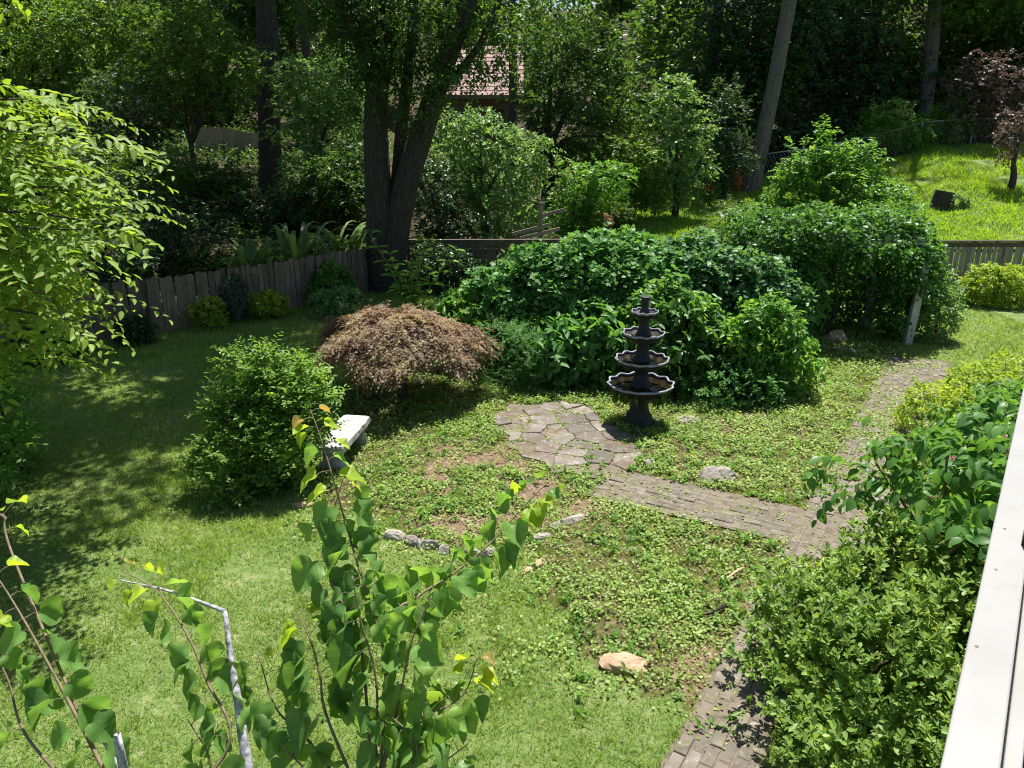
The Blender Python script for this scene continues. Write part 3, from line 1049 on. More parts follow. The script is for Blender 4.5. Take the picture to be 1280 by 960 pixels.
# chain link fence along the foot of the wood
def chain_fence(name, label, pts, h):
    t = thing(name, label, "fence", (pts[0][0], pts[0][1], Hs(*pts[0])))
    tops = []
    for x, y in pts:
        z_ = Hs(x, y)
        MB().tube([(x, y, z_ - .1), (x, y, z_ + h + .04)], .035, 8).build("post", M_metal, t, True)
        tops.append(Vector((x, y, z_ + h)))
    for a, b in zip(tops[:-1], tops[1:]):
        MB().tube([a, b], .024, 6).build("top_rail", M_metal, t, True)
        w = MB()
        L = (b - a).length
        m = int(L / .16)
        for i in range(m + 1):
            for s in (-1, 1):
                f0, f1 = i / m, (i + s * h / .16 * .55) / m
                z0 = -h
                if f1 < 0: z0 = -h * (f0 / max(1e-6, f0 - f1)); f1 = 0
                if f1 > 1: z0 = -h * ((1 - f0) / max(1e-6, f1 - f0)); f1 = 1
                p, q = a.lerp(b, f0), a.lerp(b, f1) + Vector((0, 0, z0))
                d_ = Vector((.0035, 0, .0035))
                w.add([p - d_, p + d_, q + d_, q - d_], [(0, 1, 2, 3)])
        w.build("wire_mesh", M_metal, t)
    return t


cl_pts = [(x, y) for x, y in ((9.0, 36.2), (11.5, 36.6), (14.0, 36.6), (16.5, 36.8), (19, 37.2), (21.5, 37.4), (24.5, 37.6), (28, 38))]
chain_fence("chain_link_fence", "sagging chain link fence climbing the slope below the purple bush", cl_pts, 1.15)
chain_fence("chain_link_fence", "chain link fence in shade behind the leaning pine, beside orange barrels", [(6.0, 36.4), (7.6, 36.3), (8.7, 36.2)], 1.25)

# orange barrel-shaped markers beside the chain link fence
def barrel(label, px, Y, s):
    p = at(px, 245, Y)
    z_ = Hs(p.x, Y)
    t = thing("orange_barrel", label, "barrel", (p.x, Y, z_), "orange barrels by the chain link fence")
    MB().tube([(p.x, Y, z_), (p.x, Y, z_ + .06)], .3 * s, 10).build("base", M_dark_plastic, t)
    MB().tube([(p.x, Y, z_ + .06), (p.x, Y, z_ + .4), (p.x, Y, z_ + .42), (p.x, Y, z_ + .8), (p.x, Y, z_ + .82), (p.x, Y, z_ + 1.3 * s)], [.26 * s, .25 * s, .23 * s, .23 * s, .2 * s, .19 * s], 12).build("body", M_orange, t, True)
    MB().tube([(p.x, Y, z_ + 1.3 * s), (p.x, Y, z_ + 1.36 * s), (p.x, Y, z_ + 1.42 * s)], [.08 * s, .08 * s, .03], 8).build("handle", M_dark_plastic, t)


barrel("bright orange plastic barrel touching the foot of the leaning pine", 921, 35.2, .85)
barrel("dimmer orange plastic barrel left of the brighter one, in shade", 886, 35.8, .72)

# pale boards glimpsed through the wood on the left
t = thing("pale_board_wall", "pale tan board wall glimpsed through the wood on the left", "wall", (at(285, 195, 37).x, 37, Hs(-13, 37)))
for i in range(11):
    x_ = -14.8 + i * .3
    zz_ = Hs(x_, 37)
    MB().box((x_, 37 + random.uniform(-.01, .01), zz_ + .5), (.285, .03, 1.3)).build("board", M_pale_board, t)

# ================================================================== HOUSE
def house():
    Y0, x0, x1 = 50.0, -4.2, .1
    zb, ze = 2.2, at(610, 119, 50).z
    t = thing("neighbour_house", "brown sided house with pinkish shingle roof seen through the trees", "house", (-1.6, Y0, zb))
    MB().box(((x0 + x1) / 2, Y0 + 4, (zb + ze) / 2 - .1), (x1 - x0, 8, ze - zb)).build("wall", M_wall, t)
    roof = MB().add([(x0 - .6, Y0 - .7, ze - .05), (x1 + .6, Y0 - .7, ze - .05), (x1 + .6, Y0 + 4, ze + 3.1), (x0 - .6, Y0 + 4, ze + 3.1),
                     (x0 - .6, Y0 + 8.7, ze - .05), (x1 + .6, Y0 + 8.7, ze - .05)], [(0, 1, 2, 3), (3, 2, 5, 4), (0, 3, 4), (1, 5, 2)]).build("roof", M_roof, t)
    # courses of shingles, each a strip that stands proud of the one above
    for i in range(12):
        f0, f1 = i / 12, (i + 1.15) / 12
        q = lambda f, l: (Y0 - .72 + 4.7 * f, ze - .05 + 3.15 * f + l)
        (ya, za), (yb, zb_) = q(f0, .055), q(min(f1, 1), .02)
        MB().add([(x0 - .62, ya, za), (x1 + .62, ya, za), (x1 + .62, yb, zb_), (x0 - .62, yb, zb_), (x0 - .62, ya, za - .04), (x1 + .62, ya, za - .04)],
                 [(0, 1, 2, 3), (4, 5, 1, 0)]).build("shingle", M_roof, roof)
    MB().beam((x0 - .65, Y0 - .76, ze - .14), (x1 + .65, Y0 - .76, ze - .14), .04, .2).build("gutter", M_trim, t)
    for i in range(2):
        xw = -3.0 + i * 2.0
        w = MB().box((xw, Y0 - .03, ze - 1.35), (1.5, .08, 1.35)).build("window_frame", M_trim, t)
        for s in (-1, 1):
            MB().box((xw + s * .34, Y0 - .08, ze - 1.35), (.62, .03, 1.15)).build("pane", M_glass, w)
    MB().box(((x0 + x1) / 2, Y0 - .03, ze - 2.25), (x1 - x0, .06, .16)).build("band", M_trim, t)


house()

# ================================================================== FOUNTAIN
def lathe(prof, sides=48, sc_n=0, sc=0.0, scz=0.0, cap=True):
    """profile of (r, z); rings whose r is flagged get scalloped"""
    V, F = [], []
    for (r, z_, s) in prof:
        for k in range(sides):
            a = 2 * math.pi * k / sides
            w = math.cos(sc_n * a) * s if sc_n else 0
            V.append((math.cos(a) * r * (1 + sc * w), math.sin(a) * r * (1 + sc * w), z_ + scz * w))
    n = len(prof)
    for i in range(n - 1):
        for k in range(sides):
            k2 = (k + 1) % sides
            F.append((i * sides + k, i * sides + k2, (i + 1) * sides + k2, (i + 1) * sides + k))
    if cap:
        F.append(tuple(range(sides))[::-1])
        F.append(tuple((n - 1) * sides + k for k in range(sides)))
    return V, F


FO = gp(798, 528)
ft = thing("tiered_fountain", "black four tier garden fountain with scalloped basins and brown water", "fountain", (FO.x, FO.y, 0))


def fpart(name, prof, mat, parent=None, **kw):
    V, F = lathe(prof, **kw)
    return MB().add([(v[0] + FO.x, v[1] + FO.y, v[2]) for v in V], F).build(name, mat, parent or ft, True)


fpart("pedestal", [(.24, -.05, 0), (.24, .05, 0), (.21, .07, 0), (.2, .13, 0), (.15, .2, 0), (.135, .3, 0), (.15, .42, 0), (.19, .5, 0)], M_iron)
TIERS = [(.5, .66, .19, 12), (.4, 1.05, .16, 12), (.31, 1.45, .13, 10), (.2, 1.775, .09, 10)]
for i, (r, z_, dp, ns_) in enumerate(TIERS):
    b = fpart("basin", [(.1, z_ - dp, 0), (.3 * r / .5, z_ - dp * .96, 0), (.62 * r, z_ - dp * .75, .15), (.86 * r, z_ - dp * .4, .5), (.985 * r, z_ - .028, 1), (.955 * r, z_ - .03, 1), (.93 * r, z_ - .078, .9), (.3 * r, z_ - max(dp * .6, .085), 0)], M_iron,
              sc_n=ns_, sc=.035, scz=.009, sides=120)
    fpart("rim", [(.985 * r, z_ - .03, 1), (1.005 * r, z_ - .018, 1), (1.0 * r, z_ - .002, 1), (.965 * r, z_ + .002, 1), (.94 * r, z_ - .012, 1), (.945 * r, z_ - .03, 1)], M_rim, b, cap=False, sc_n=ns_, sc=.035, scz=.009, sides=120)
    fpart("water", [(.01, z_ - .055, 0), (.95 * r, z_ - .055, .93), (.945 * r, z_ - .058, .93), (.01, z_ - .06, 0)], M_water, b, sc_n=ns_, sc=.035, sides=120)
    top = TIERS[i + 1][1] - TIERS[i + 1][2] if i < 3 else 1.99
    w = .16 * (r / .5) ** .75
    h = top - (z_ - .07)
    zb = z_ - .07
    if i < 3:
        fpart("column", [(w * 1.1, zb, 0), (w * 1.05, zb + h * .12, 0), (w * .8, zb + h * .3, 0), (w * .66, zb + h * .6, 0), (w * .62, zb + h * .8, 0), (w * .8, zb + h * .88, 0), (w * .85, zb + h + .02, 0)], M_iron)
    else:
        fpart("finial", [(.075, zb, 0), (.075, zb + h * .2, 0), (.055, zb + h * .35, 0), (.05, zb + h * .7, 0), (.058, zb + h * .8, 0), (.085, zb + h * .97, 0), (.07, zb + h, 0), (.02, zb + h * .93, 0)], M_iron)
# algae strands hanging from the lowest basin
tag(link("algae", leaf_mesh("algae", np.array([[.4 * math.cos(a), .4 * math.sin(a), .55] for a in np.concatenate([rng.normal(3.75, .22, 45), rng.normal(5.35, .2, 45)])]) + rng.normal(0, .03, (90, 3)),
     np.tile([[0, 0, -1.0]], (90, 1)) + rng.normal(0, .2, (90, 3)), rng.normal(size=(90, 3)), rng.uniform(.05, .2, 90), T_NARROW, G["forest_y"]), ft), kind="stuff")

# small blue pot half hidden in leaves right of the fountain
pb = gp(868, 489)
t = thing("glazed_ball", "small blue grey glazed garden ball low in the leaves right of the fountain", "garden ball", tuple(pb))
MB().tube([(pb.x, pb.y, 0), (pb.x, pb.y, .05), (pb.x, pb.y, .1)], [.06, .05, .035], 12).build("foot", M_blue, t, True)
MB().tube([(pb.x, pb.y, .09 + .16 * (1 - math.cos(math.pi * k / 10)) / 2 * 1.0) for k in range(11)], [.005 + .08 * math.sin(math.pi * k / 10) for k in range(11)], 16).build("globe", M_blue, t, True)

# ================================================================== STONE BENCH
def bench():
    zt = .37
    c = [gp(388, 566, zt), gp(420, 520, zt), gp(468, 517, zt), gp(436, 552, zt)]
    ctr = sum(c, Vector()) / 4
    u = (gp(446, 517, zt) - gp(400, 566, zt)).normalized()
    n = Vector((u.y, -u.x, 0))
    t = thing("stone_bench", "pale weathered stone bench slab beside the red maple", "bench", (ctr.x, ctr.y, 0))
    M3 = Matrix((u, n, Vector((0, 0, 1)))).transposed()
    nx_, ny_ = 14, 6
    L, W, T = 1.2, .42, .085
    V, F = [], []
    # slab with a chipped, slightly bowed outline
    for s, zz in ((1, 0), (.985, T - .012), (.955, T)):
        ring = []
        for k in range(40):
            a = 2 * math.pi * k / 40
            q = 14.0
            r = (abs(math.cos(a)) ** q + abs(math.sin(a)) ** q) ** (-1 / q)
            ring.append(M3 @ Vector((math.cos(a) * r * L / 2 * s + random.uniform(-.006, .006), math.sin(a) * r * W / 2 * s + random.uniform(-.005, .005), 0)) + Vector((ctr.x, ctr.y, zt - T + zz)))
        V += ring
    for b0 in (0, 40):
        for k in range(40):
            F.append((b0 + k, b0 + (k + 1) % 40, b0 + 40 + (k + 1) % 40, b0 + 40 + k))
    F += [tuple(range(80, 120)), tuple(range(40))[::-1]]
    MB().add(V, F).build("slab", M_bench, t)
    for s in (-1, 1):
        p = Vector((ctr.x, ctr.y, 0)) + u * s * .42
        m = MB()
        m.box((p.x, p.y, .03), (.16, .36, .06), M=M3).box((p.x, p.y, .145), (.1, .27, .19), M=M3).box((p.x, p.y, .255), (.15, .36, .04), M=M3)
        m.build("leg", M_bench, t, bevel=.01)


bench()
# thin grey wire hoop behind the bench
a = gp(421, 512); b = gp(448, 506)
t = thing("wire_hoop", "thin grey wire hoop standing behind the stone bench", "garden hoop", (a.x, a.y, 0))
MB().tube(curve_pts([a, a + Vector((0, 0, .42)), a + Vector((.04, 0, .5)), b + Vector((-.04, 0, .5)), b + Vector((0, 0, .42)), b], 24), .006, 6).build("wire", M_metal, t, True)

# ================================================================== ROCKS
def rock(name, label, p, s, mat, rz=0, group=None, seed=0, cat="rock", bury=.44):
    r_ = np.random.default_rng(seed + 100)
    nu, nv = 14, 8
    V, F = [], []
    dirs = unit(r_.normal(size=(14, 3)))
    lim = r_.uniform(.62, .95, 14)
    for j in range(nv + 1):
        th = math.pi * j / nv
        for i in range(nu):
            a = 2 * math.pi * i / nu
            d_ = np.array([math.sin(th) * math.cos(a), math.sin(th) * math.sin(a), math.cos(th)])
            k = np.min(lim / np.maximum(dirs @ d_, 1e-3))
            k = min(k, 1.05) * r_.uniform(.97, 1.03)
            V.append(Matrix.Rotation(rz, 3, 'Z') @ Vector(d_ * k * np.array(s)))
    for j in range(nv):
        for i in range(nu):
            i2 = (i + 1) % nu
            F.append((j * nu + i, (j + 1) * nu + i, (j + 1) * nu + i2, j * nu + i2))
    me = bpy.data.meshes.new(name)
    me.from_pydata([tuple(v) for v in V], [], F)
    me.materials.append(mat)
    me.update()
    o = link(name, me, None, (p[0], p[1], Hs(p[0], p[1]) + s[2] * (1 - bury * 2)))
    return tag(o, label, cat, group)


rock("garden_rock", "tan flat topped rock in the grass near the bottom of the picture", gp(780, 832), (.28, .16, .1), M_rock_tan, .1, seed=1)
rock("garden_rock", "rounded grey rock on the weeds just above the side path", gp(894, 598), (.27, .18, .15), M_rock, .25, seed=2)
rock("garden_rock", "long narrow pale stone lying alone in the grass below the bed corner", gp(671, 708), (.21, .06, .05), M_rock_tan, .75, seed=3)
rock("garden_rock", "pale stone at the right corner of the weedy bed, by the redbud tip", gp(712, 652), (.3, .07, .06), M_rock, .6, seed=4)
rock("garden_rock", "short pale stone near the bed corner, left of the longer one", gp(676, 672), (.12, .06, .05), M_rock, .3, seed=5)
ed = [(492, 672, .15), (514, 679, .1), (535, 684, .17), (556, 690, .09), (584, 693, .16), (610, 696, .1), (634, 692, .08)]
names = ["leftmost pale stone of the bed edging row", "second stone from the left in the bed edging row", "third stone from the left in the edging row, long and grey", "small middle stone of the bed edging row",
         "third stone from the right in the edging row, whitish", "second stone from the right in the edging row", "rightmost stone of the edging row, behind redbud leaves"]
for i, (px, py, r_) in enumerate(ed):
    rock("edging_stone", names[i], gp(px, py), (r_, .07, .09), M_rock, -.25 + .1 * (i % 3), "stones edging the weedy bed", 20 + i)
rock("garden_rock", "brown rock under the arbor vines at the back", gp(1045, 424), (.33, .2, .2), M_rock_tan, .1, seed=8)
rock("garden_rock", "flat grey stone slab in shade left of the arbor opening", gp(1018, 434), (.28, .2, .05), M_rock, .1, seed=9)
rock("garden_rock", "flat pale stone slab at the arbor opening", gp(1057, 437), (.3, .2, .05), M_rock, -.1, seed=10)
rock("garden_rock", "dark flat stone in shade right of the fountain foot", gp(858, 526), (.22, .16, .06), M_rock, .2, seed=11)
rock("garden_rock", "small grey stone between patio and side path", gp(812, 578), (.1, .08, .05), M_rock, .4, seed=12)
rock("garden_rock", "pinkish flat stone right of the rounded rock in the weeds", gp(977, 586), (.09, .06, .02), M_rock_tan, .3, seed=13)
rock("garden_rock", "small tan stone near the left shrub on the bed edge", gp(378, 632), (.17, .07, .05), M_rock_tan, .2, seed=14)
rock("garden_rock", "narrow tan stone on the lawn left of the redbud stem", gp(374, 658), (.1, .035, .03), M_rock_tan, -.5, seed=15)
rock("garden_rock", "grey stone beside the upper end of the brick path", gp(1203, 483), (.16, .1, .07), M_rock, .1, seed=16)
st = MB().beam(gp(1222, 466, .05), gp(1285, 468, .05), .22, .1).build("stone_step", M_flag, None, bevel=.015)
tag(st, "low grey stone step on the right lawn edge", "step")

# stick and hose on the weeds
a, b = gp(908, 724, .03), gp(930, 709, .07)
tag(MB().tube(curve_pts([a, a.lerp(b, .5) + Vector((.01, 0, .02)), b], 5), [.012, .014, .014, .013, .012, .009], 6, .1).build("stick", M_rock_tan), "short tan stick lying on the weeds above the black hose", "stick")
tag(MB().tube(curve_pts([gp(872, 769, .02), gp(888, 766, .05), gp(902, 759, .05), gp(913, 752, .02)], 10), .014, 8).build("hose", M_dark_plastic), "piece of black drip hose lying in the weeds", "hose")

# tree stump with ivy on the slope
SY = 30.0
sp = at(1178, 256, SY)
sz = Hs(sp.x, SY)
t = thing("tree_stump", "old cut tree stump with ivy on the grassy slope", "stump", (sp.x, SY, sz))
MB().tube([(sp.x, SY, sz - .1), (sp.x, SY, sz + .15), (sp.x, SY, sz + .5), (sp.x + .02, SY, sz + .62)], [.52, .42, .37, .35], 18, .08, flute=.03).build("stump", M_bark, t)
link("ivy", leaf_mesh("ivy", *foliage([(sp.x + .42, SY - .3, sz + .2, .35, .3, .28)], 90, 5, .12, .1), T_ROUND, G["light"], tuple(t.location)), t)

# ================================================================== DECK RAIL
def rail():
    zr = CAM_H - 1.0
    pl = [gp(1175, 960, zr), gp(1278, 490, zr)]
    u = (pl[1] - pl[0]).normalized()
    n = Vector((u.y, -u.x, 0))
    w = abs((gp(1251, 960, zr) - pl[0]).dot(n))
    a = pl[0] - u * 1.2
    L = 5.5
    t = thing("deck_railing", "white painted deck railing along the right edge", "railing", (a.x, a.y, 0))
    M3 = Matrix((u, -n, Vector((0, 0, 1)))).transposed()
    c = a + u * L / 2
    cap = MB().box(c + n * w / 2 + Vector((0, 0, -.02)), (L, w, .04), M=M3).build("cap_board", M_white, t, bevel=.004)
    MB().box(c + n * (w + .022) + Vector((0, 0, -.10)), (L, .028, .09), M=M3).build("inner_rail", M_white, t, bevel=.003)
    MB().box(c + n * (w * .5) + Vector((0, 0, -.09)), (L, .03, .1), M=M3).build("top_rail", M_white, t)
    MB().box(c + n * (w * .5) + Vector((0, 0, -.85)), (L, .04, .08), M=M3).build("bottom_rail", M_white, t)
    i = 0
    while i * .13 < L:
        MB().box(a + u * (.07 + i * .13) + n * (w * .5 + .02) + Vector((0, 0, -.48)), (.03, .03, .7), M=M3).build("baluster", M_white, t)
        i += 1
    for k in range(3):
        p = a + u * (.4 + k * 2.3) + n * (w + .1)
        MB().box((p.x, p.y, (zr - .2) / 2), (.1, .1, zr - .2), M=M3).build("post", M_white, t, bevel=.006)
    # deck behind the railing
    MB().box(c + n * (w * .5 + .75) + Vector((0, 0, -.98)), (L, 1.5, .12), M=M3).build("deck_board", M_rail_wood, t)
    for px, py in ((1256, 661), (1245, 712), (1221, 808)):
        p = gp(px, py, zr)
        MB().tube([p + Vector((0, 0, -.004)), p + Vector((0, 0, .0015))], .0035, 8).build("screw", M_screw, cap)
    # dark block standing in for a square shadow on the cap
    p = gp(1280, 676, zr)
    MB().box(p + Vector((0, 0, .06)) + n * .01, (.06, .03, .12), M=M3).build("shadow_block", M_dark_plastic, t)


rail()

# dark post standing at the right edge beyond the railing
p = gp(1281, 458)
tag(MB().box((p.x + .05, p.y, .5), (.1, .1, 1.0)).tube([(p.x + .05, p.y, 1.0), (p.x + .05, p.y, 1.05)], [.06, .02], 8).build("garden_post", M_rail_wood), "dark wooden garden post at the right edge on the far lawn", "post")

# ================================================================== GARDEN PLANTS
# mounded red maple
def red_maple():
    bx, by = -1.85, 12.0
    t = thing("japanese_maple", "low mounded red brown lace leaf maple beside the stone bench", "tree", (bx, by, 0))
    for k in range(5):
        a = k * 1.26 + .3
        P = [(bx, by, -.05), (bx + .1 * math.cos(a), by + .1 * math.sin(a), .5), (bx + .55 * math.cos(a), by + .5 * math.sin(a), 1.05), (bx + 1.0 * math.cos(a), by + .9 * math.sin(a), 1.0)]
        MB().tube(curve_pts(P, 10), np.linspace(.07, .015, 11), 7, .12).build("trunk" if k == 0 else "limb", M_bark_dark, t, True)
    # cascading layers: sprays that start on the dome and hang outward
    ns = 4200
    th = rng.uniform(0, 6.283, ns)
    rr = np.sqrt(rng.random(ns)) * 1.0
    lob = 1 + .13 * np.sin(th * 3 + 1) + .1 * np.sin(th * 7)
    Rx, Ry = 1.2, 1.1
    tier = np.floor(rr * 5 + rng.normal(0, .25, ns)) / 5
    zz_ = 1.5 - .7 * np.clip(tier, 0, 1) ** 1.7 - .1 * (rr - tier) + .1 * np.sin(th * 5 + rr * 7) * rr + .04 * np.sin(th * 2 + 2) * rr
    zz_ += .12 * np.cos(th - .6) * -rr
    B = np.stack([bx + np.cos(th) * rr * Rx * lob, by + np.sin(th) * rr * Ry * lob, zz_], 1)
    D = np.stack([np.cos(th) * (.5 + rr), np.sin(th) * (.5 + rr), -.05 - .45 * rr ** 2], 1) + rng.normal(0, .35, (ns, 3))
    P, LD, NN, S = sprigs(B, D, 9, .27, .078, droop=.45, up=1.0, jit=.4, fwd=1.0, hang=.4, svar=.35)
    link("crown", leaf_mesh("crown", P, LD, NN, S, T_FEATHER, G["maple"], (bx, by, 0)), t)


red_maple()

shrub("rounded_shrub", "glossy green shrub with upright shoots on the lawn, left of the stone bench", "shrub", (-3.05, 8.85),
      [(-.05, 0, .55, .52, .5, .52), (-.38, -.3, .36, .4, .36, .36), (.15, .15, 1.0, .36, .35, .36), (.3, 0, .75, .28, .28, .38), (-.2, .05, 1.35, .16, .16, .4), (.45, .2, 1.15, .2, .2, .34), (.1, .1, 1.5, .1, .1, .3), (-.5, 0, 1.0, .14, .14, .35)], 1800, 9, .3, .082, G["shrub"], T_OVAL,
      n_obj=300, bias=.6, rnd=.75, droop=.15, up=.9, jit=.3, fwd=.75, hang=0, core=.7, lump=.3, stems=5, shell=(.6, 1.05))

# vine covered trellis (left of the fountain) and its neighbours
def vine_mass(name, label, base, blobs, ns, mat, size=.125, **kw):
    ns = int(ns * 1.5)
    a = dict(T=T_RDIA, stems=4, out=.7, rnd=.7, bias=-.1, droop=.5, up=.6, jit=.4, hang=.4, fwd=.4, lump=.17, core=.75)
    a.update(kw)
    T = a.pop("T")
    return shrub(name, label, "vine", base, blobs, ns, 7, .35, size, mat, T, **a)


vine_mass("vine_mound", "tall mound of broad leaved vines left of the fountain", (.7, 14.2),
          [(-.75, -.1, .95, .7, .65, .9), (.0, 0, 1.2, .85, .75, 1.0), (.85, 0, 1.3, .9, .75, 1.05), (1.6, .2, 1.25, .9, .75, 1.0), (.4, -.35, .65, 1.3, .6, .7)], 3600, G["vine"])
vine_mass("vine_mound", "bluish green vine mound between the fountain and the arbor", (3.6, 14.3),
          [(-.9, .2, 1.2, .9, .8, 1.05), (.0, .1, 1.15, .9, .8, 1.05), (.8, .1, 1.05, .8, .7, .95), (1.3, .4, 1.0, .7, .6, .9)], 2200, G["vine_b"], .13)
shrub("hydrangea_shrub", "bright green broad leaved shrub directly behind the fountain, right side", "shrub", (2.9, 12.7),
      [(-.5, 0, .7, .42, .4, .7), (.0, -.1, .65, .5, .45, .6), (-.2, .2, 1.25, .4, .35, .42), (.5, -.2, .5, .4, .4, .5), (.3, .1, 1.05, .32, .3, .4)], 800, 8, .32, .16, G["bigleaf"], T_OVAL, lump=.32, bias=.4, up=.7, hang=.35, fwd=.45, stems=5, core=.7, whorl=True, n_obj=150)
shrub("broad_leaf_shrub", "dark broad leaved shrub at the foot of the vine mound left of the fountain", "shrub", (1.2, 13.0),
      [(-.4, 0, .5, .7, .5, .55), (.35, .1, .6, .6, .5, .6)], 480, 8, .3, .19, G["vine"], T_OVAL, bias=.1, up=.6, hang=.5, stems=4, whorl=True, n_obj=80)
shrub("fern_clump", "feathery green weeds between the maple and the vine mound", "weeds", (-.05, 12.7),
      [(0, 0, .55, .6, .5, .6), (.35, 0, .4, .4, .4, .45)], 900, 12, .26, .05, G["vine"], T_NARROW, bias=.6, up=.6, stems=3)
shrub("hydrangea_shrub", "bright leafed shrub left of the vine mound, behind the maple", "shrub", (-.75, 13.9),
      [(0, 0, .8, .55, .5, .6), (.3, -.2, .45, .45, .4, .45)], 420, 8, .25, .14, G["hyd"], T_OVAL, bias=.2, stems=3, whorl=True)
shrub("tall_weed", "tall leafy weed with pale shoots right of the fountain shrubs", "weeds", (4.25, 12.3),
      [(0, 0, .5, .45, .35, .5), (.3, .05, 1.0, .2, .2, .4), (-.3, 0, .95, .28, .28, .45), (.5, -.1, .5, .3, .3, .45), (.0, .1, 1.25, .18, .18, .3)], 520, 8, .28, .125, G["hyd"], T_OVAL, bias=.5, up=.6, hang=.35, stems=5, whorl=True, stem_mat=M_twig_green, n_obj=60)
shrub("leafy_weed", "dark leafy weeds in shade at the foot of the tall weed", "weeds", (3.7, 11.9),
      [(0, 0, .25, .8, .4, .35)], 380, 7, .2, .09, G["vine"], T_OVAL, bias=.4, stems=2)

# vine covered arbor with white posts
def arbor():
    ax, ay = 6.7, 15.9
    t = thing("vine_arbor", "white posted arbor buried under a dark green vine", "arbor", (ax, ay, 0))
    for i, (x_, y_) in enumerate(((gp(1133, 430).x, 15.35), (5.15, 15.5), (8.0, 16.6), (5.2, 16.6))):
        lean = .12 if i == 0 else 0
        MB().box((x_ + lean / 2, y_, 1.0), (.15, .13, 2.1), M=Matrix.Rotation(lean / 2.3, 3, 'Y')).build("post", M_white_old, t, bevel=.008)
    for y_ in (15.4, 16.6):
        MB().beam((5.1, y_, 2.1), (8.3, y_, 2.1), .06, .14).build("beam", M_white_old, t)
    for i in range(7):
        x_ = 5.15 + i * .5
        MB().beam((x_, 15.3, 2.21), (x_, 16.8, 2.21), .05, .08).build("rafter", M_white_old, t)
    a, b = gp(1107, 418), gp(1112, 385)
    br = MB().beam((a.x, a.y, .02), (a.x + .08, a.y, .62), .04, .04)
    br.beam((a.x - .12, a.y, .12), (a.x + .16, a.y, .1), .04, .04).beam((a.x - .05, a.y, .38), (a.x + .14, a.y, .4), .04, .04)
    br.build("bracket", M_white_old, t)
    W = [(6.0, 16.0, 2.3, 1.3, 1.0, .42), (7.3, 15.9, 2.2, 1.15, 1.0, .4), (5.2, 15.7, 1.7, .65, .8, .7), (5.05, 15.5, .95, .5, .5, .85), (8.25, 15.8, 1.55, .45, .65, .7), (8.2, 15.9, .95, .3, .5, .8),
         (6.2, 16.9, 1.3, 1.7, .35, 1.2), (7.4, 17.1, 1.2, 1.0, .35, 1.1), (5.6, 15.35, 1.6, .55, .4, .7), (8.5, 16.0, 1.3, .4, .5, .5)]
    Lf = foliage(W, 4600, 8, .36, .1, out=.7, rnd=.7, bias=-.05, droop=.6, up=.6, jit=.4, hang=.4, lump=.22, core=.8)
    link("vine_foliage", leaf_mesh("vine_foliage", *Lf, T_RDIA, G["arbor"], (ax, ay, 0)), t)
    for k in range(6):
        x_ = 4.8 + k * .65
        MB().tube(curve_pts([(x_, 15.8, 0), (x_ + .1, 15.7, .8), (x_ - .05, 15.75, 1.6), (x_ + .1, 15.9, 2.4)], 10), .022, 6, .2).build("vine_stem", M_bark_dark, t, True)


arbor()
shrub("broad_leaf_shrub", "broad leaved shrub growing in the left side of the arbor", "shrub", (5.2, 15.0),
      [(0, 0, .8, .6, .4, .8), (.6, .1, 1.0, .4, .35, .5)], 330, 7, .3, .2, G["vine"], T_OVAL, bias=.2, hang=.4, stems=3, whorl=True)
shrub("variegated_shrub", "pale leaved sprawling shrub at the right foot of the arbor", "shrub", (8.95, 15.6),
      [(0, 0, .45, .4, .4, .45), (.1, .3, .9, .4, .4, .5)], 380, 7, .22, .1, G["light"], T_OVAL, bias=.1, stems=3)
shrub("golden_shrub", "rounded golden green bush in front of the grey fence at the right edge", "shrub", tuple(gp(1242, 380))[:2],
      [(0, 0, .4, .85, .6, .5), (-.35, -.1, .5, .5, .45, .38), (.35, 0, .5, .55, .45, .4)], 1500, 8, .16, .07, G["yellow"], T_OVAL, bias=.5, stems=4, whorl=True)
shrub("loose_shrub", "loose light green shrub between the arbor and the grey fence", "shrub", (10.2, 19.6),
      [(0, 0, .9, .55, .5, .8), (.2, 0, 1.5, .45, .4, .5), (-.8, .4, 1.4, .8, .6, .9)], 800, 8, .35, .1, G["hyd"], T_NARROW, bias=.5, stems=4)

# tall young tree with shiny leaves behind the arbor
shrub("young_tree", "tall bright leaved young tree with upright shoots behind the arbor", "tree", (9.5, 23.5),
      [(0, 0, 1.5, 1.3, 1.0, 1.0), (-.7, 0, 2.2, .7, .6, .8), (.8, 0, 2.2, .9, .8, .7), (.2, .2, 2.7, .6, .5, .7), (-1.2, 0, 2.8, .2, .2, .7), (-.3, 0, 3.4, .18, .18, .6), (.5, 0, 3.3, .2, .2, .5), (1.1, 0, 3.1, .22, .2, .6), (1.8, 0, 1.9, .7, .6, .5), (-1.6, .1, 1.3, .7, .6, .6), (-.8, 0, 3.0, .18, .18, .5)],
      1500, 9, .5, .17, G["hyd"], T_OVAL, bias=.7, up=.6, hang=.3, stems=11, core=.75, lump=.3)
shrub("tangled_shrub", "yellowish tangled shrub left of the young tree, by the leaning pine", "shrub", (6.4, 22.6),
      [(0, 0, 1.2, .8, .6, .9), (.7, 0, .9, .8, .6, .7)], 700, 8, .3, .1, G["forest_y"], T_NARROW, bias=.4, stems=3)

# small plants along the left fence
def small(label, px, py, rx, rz_, mat, size, ns=260, T=T_OVAL, bias=.4, name="small_shrub", **kw):
    p = gp(px, py)
    shrub(name, label, "shrub", (p.x, p.y), [(0, 0, rz_ * .75, rx, rx * .8, rz_ * .8), (rx * .3, 0, rz_ * 1.15, rx * .6, rx * .6, rz_ * .5)], ns, 8, size * 2.2, size, mat, T, bias=bias, whorl=True, stems=3, **kw)


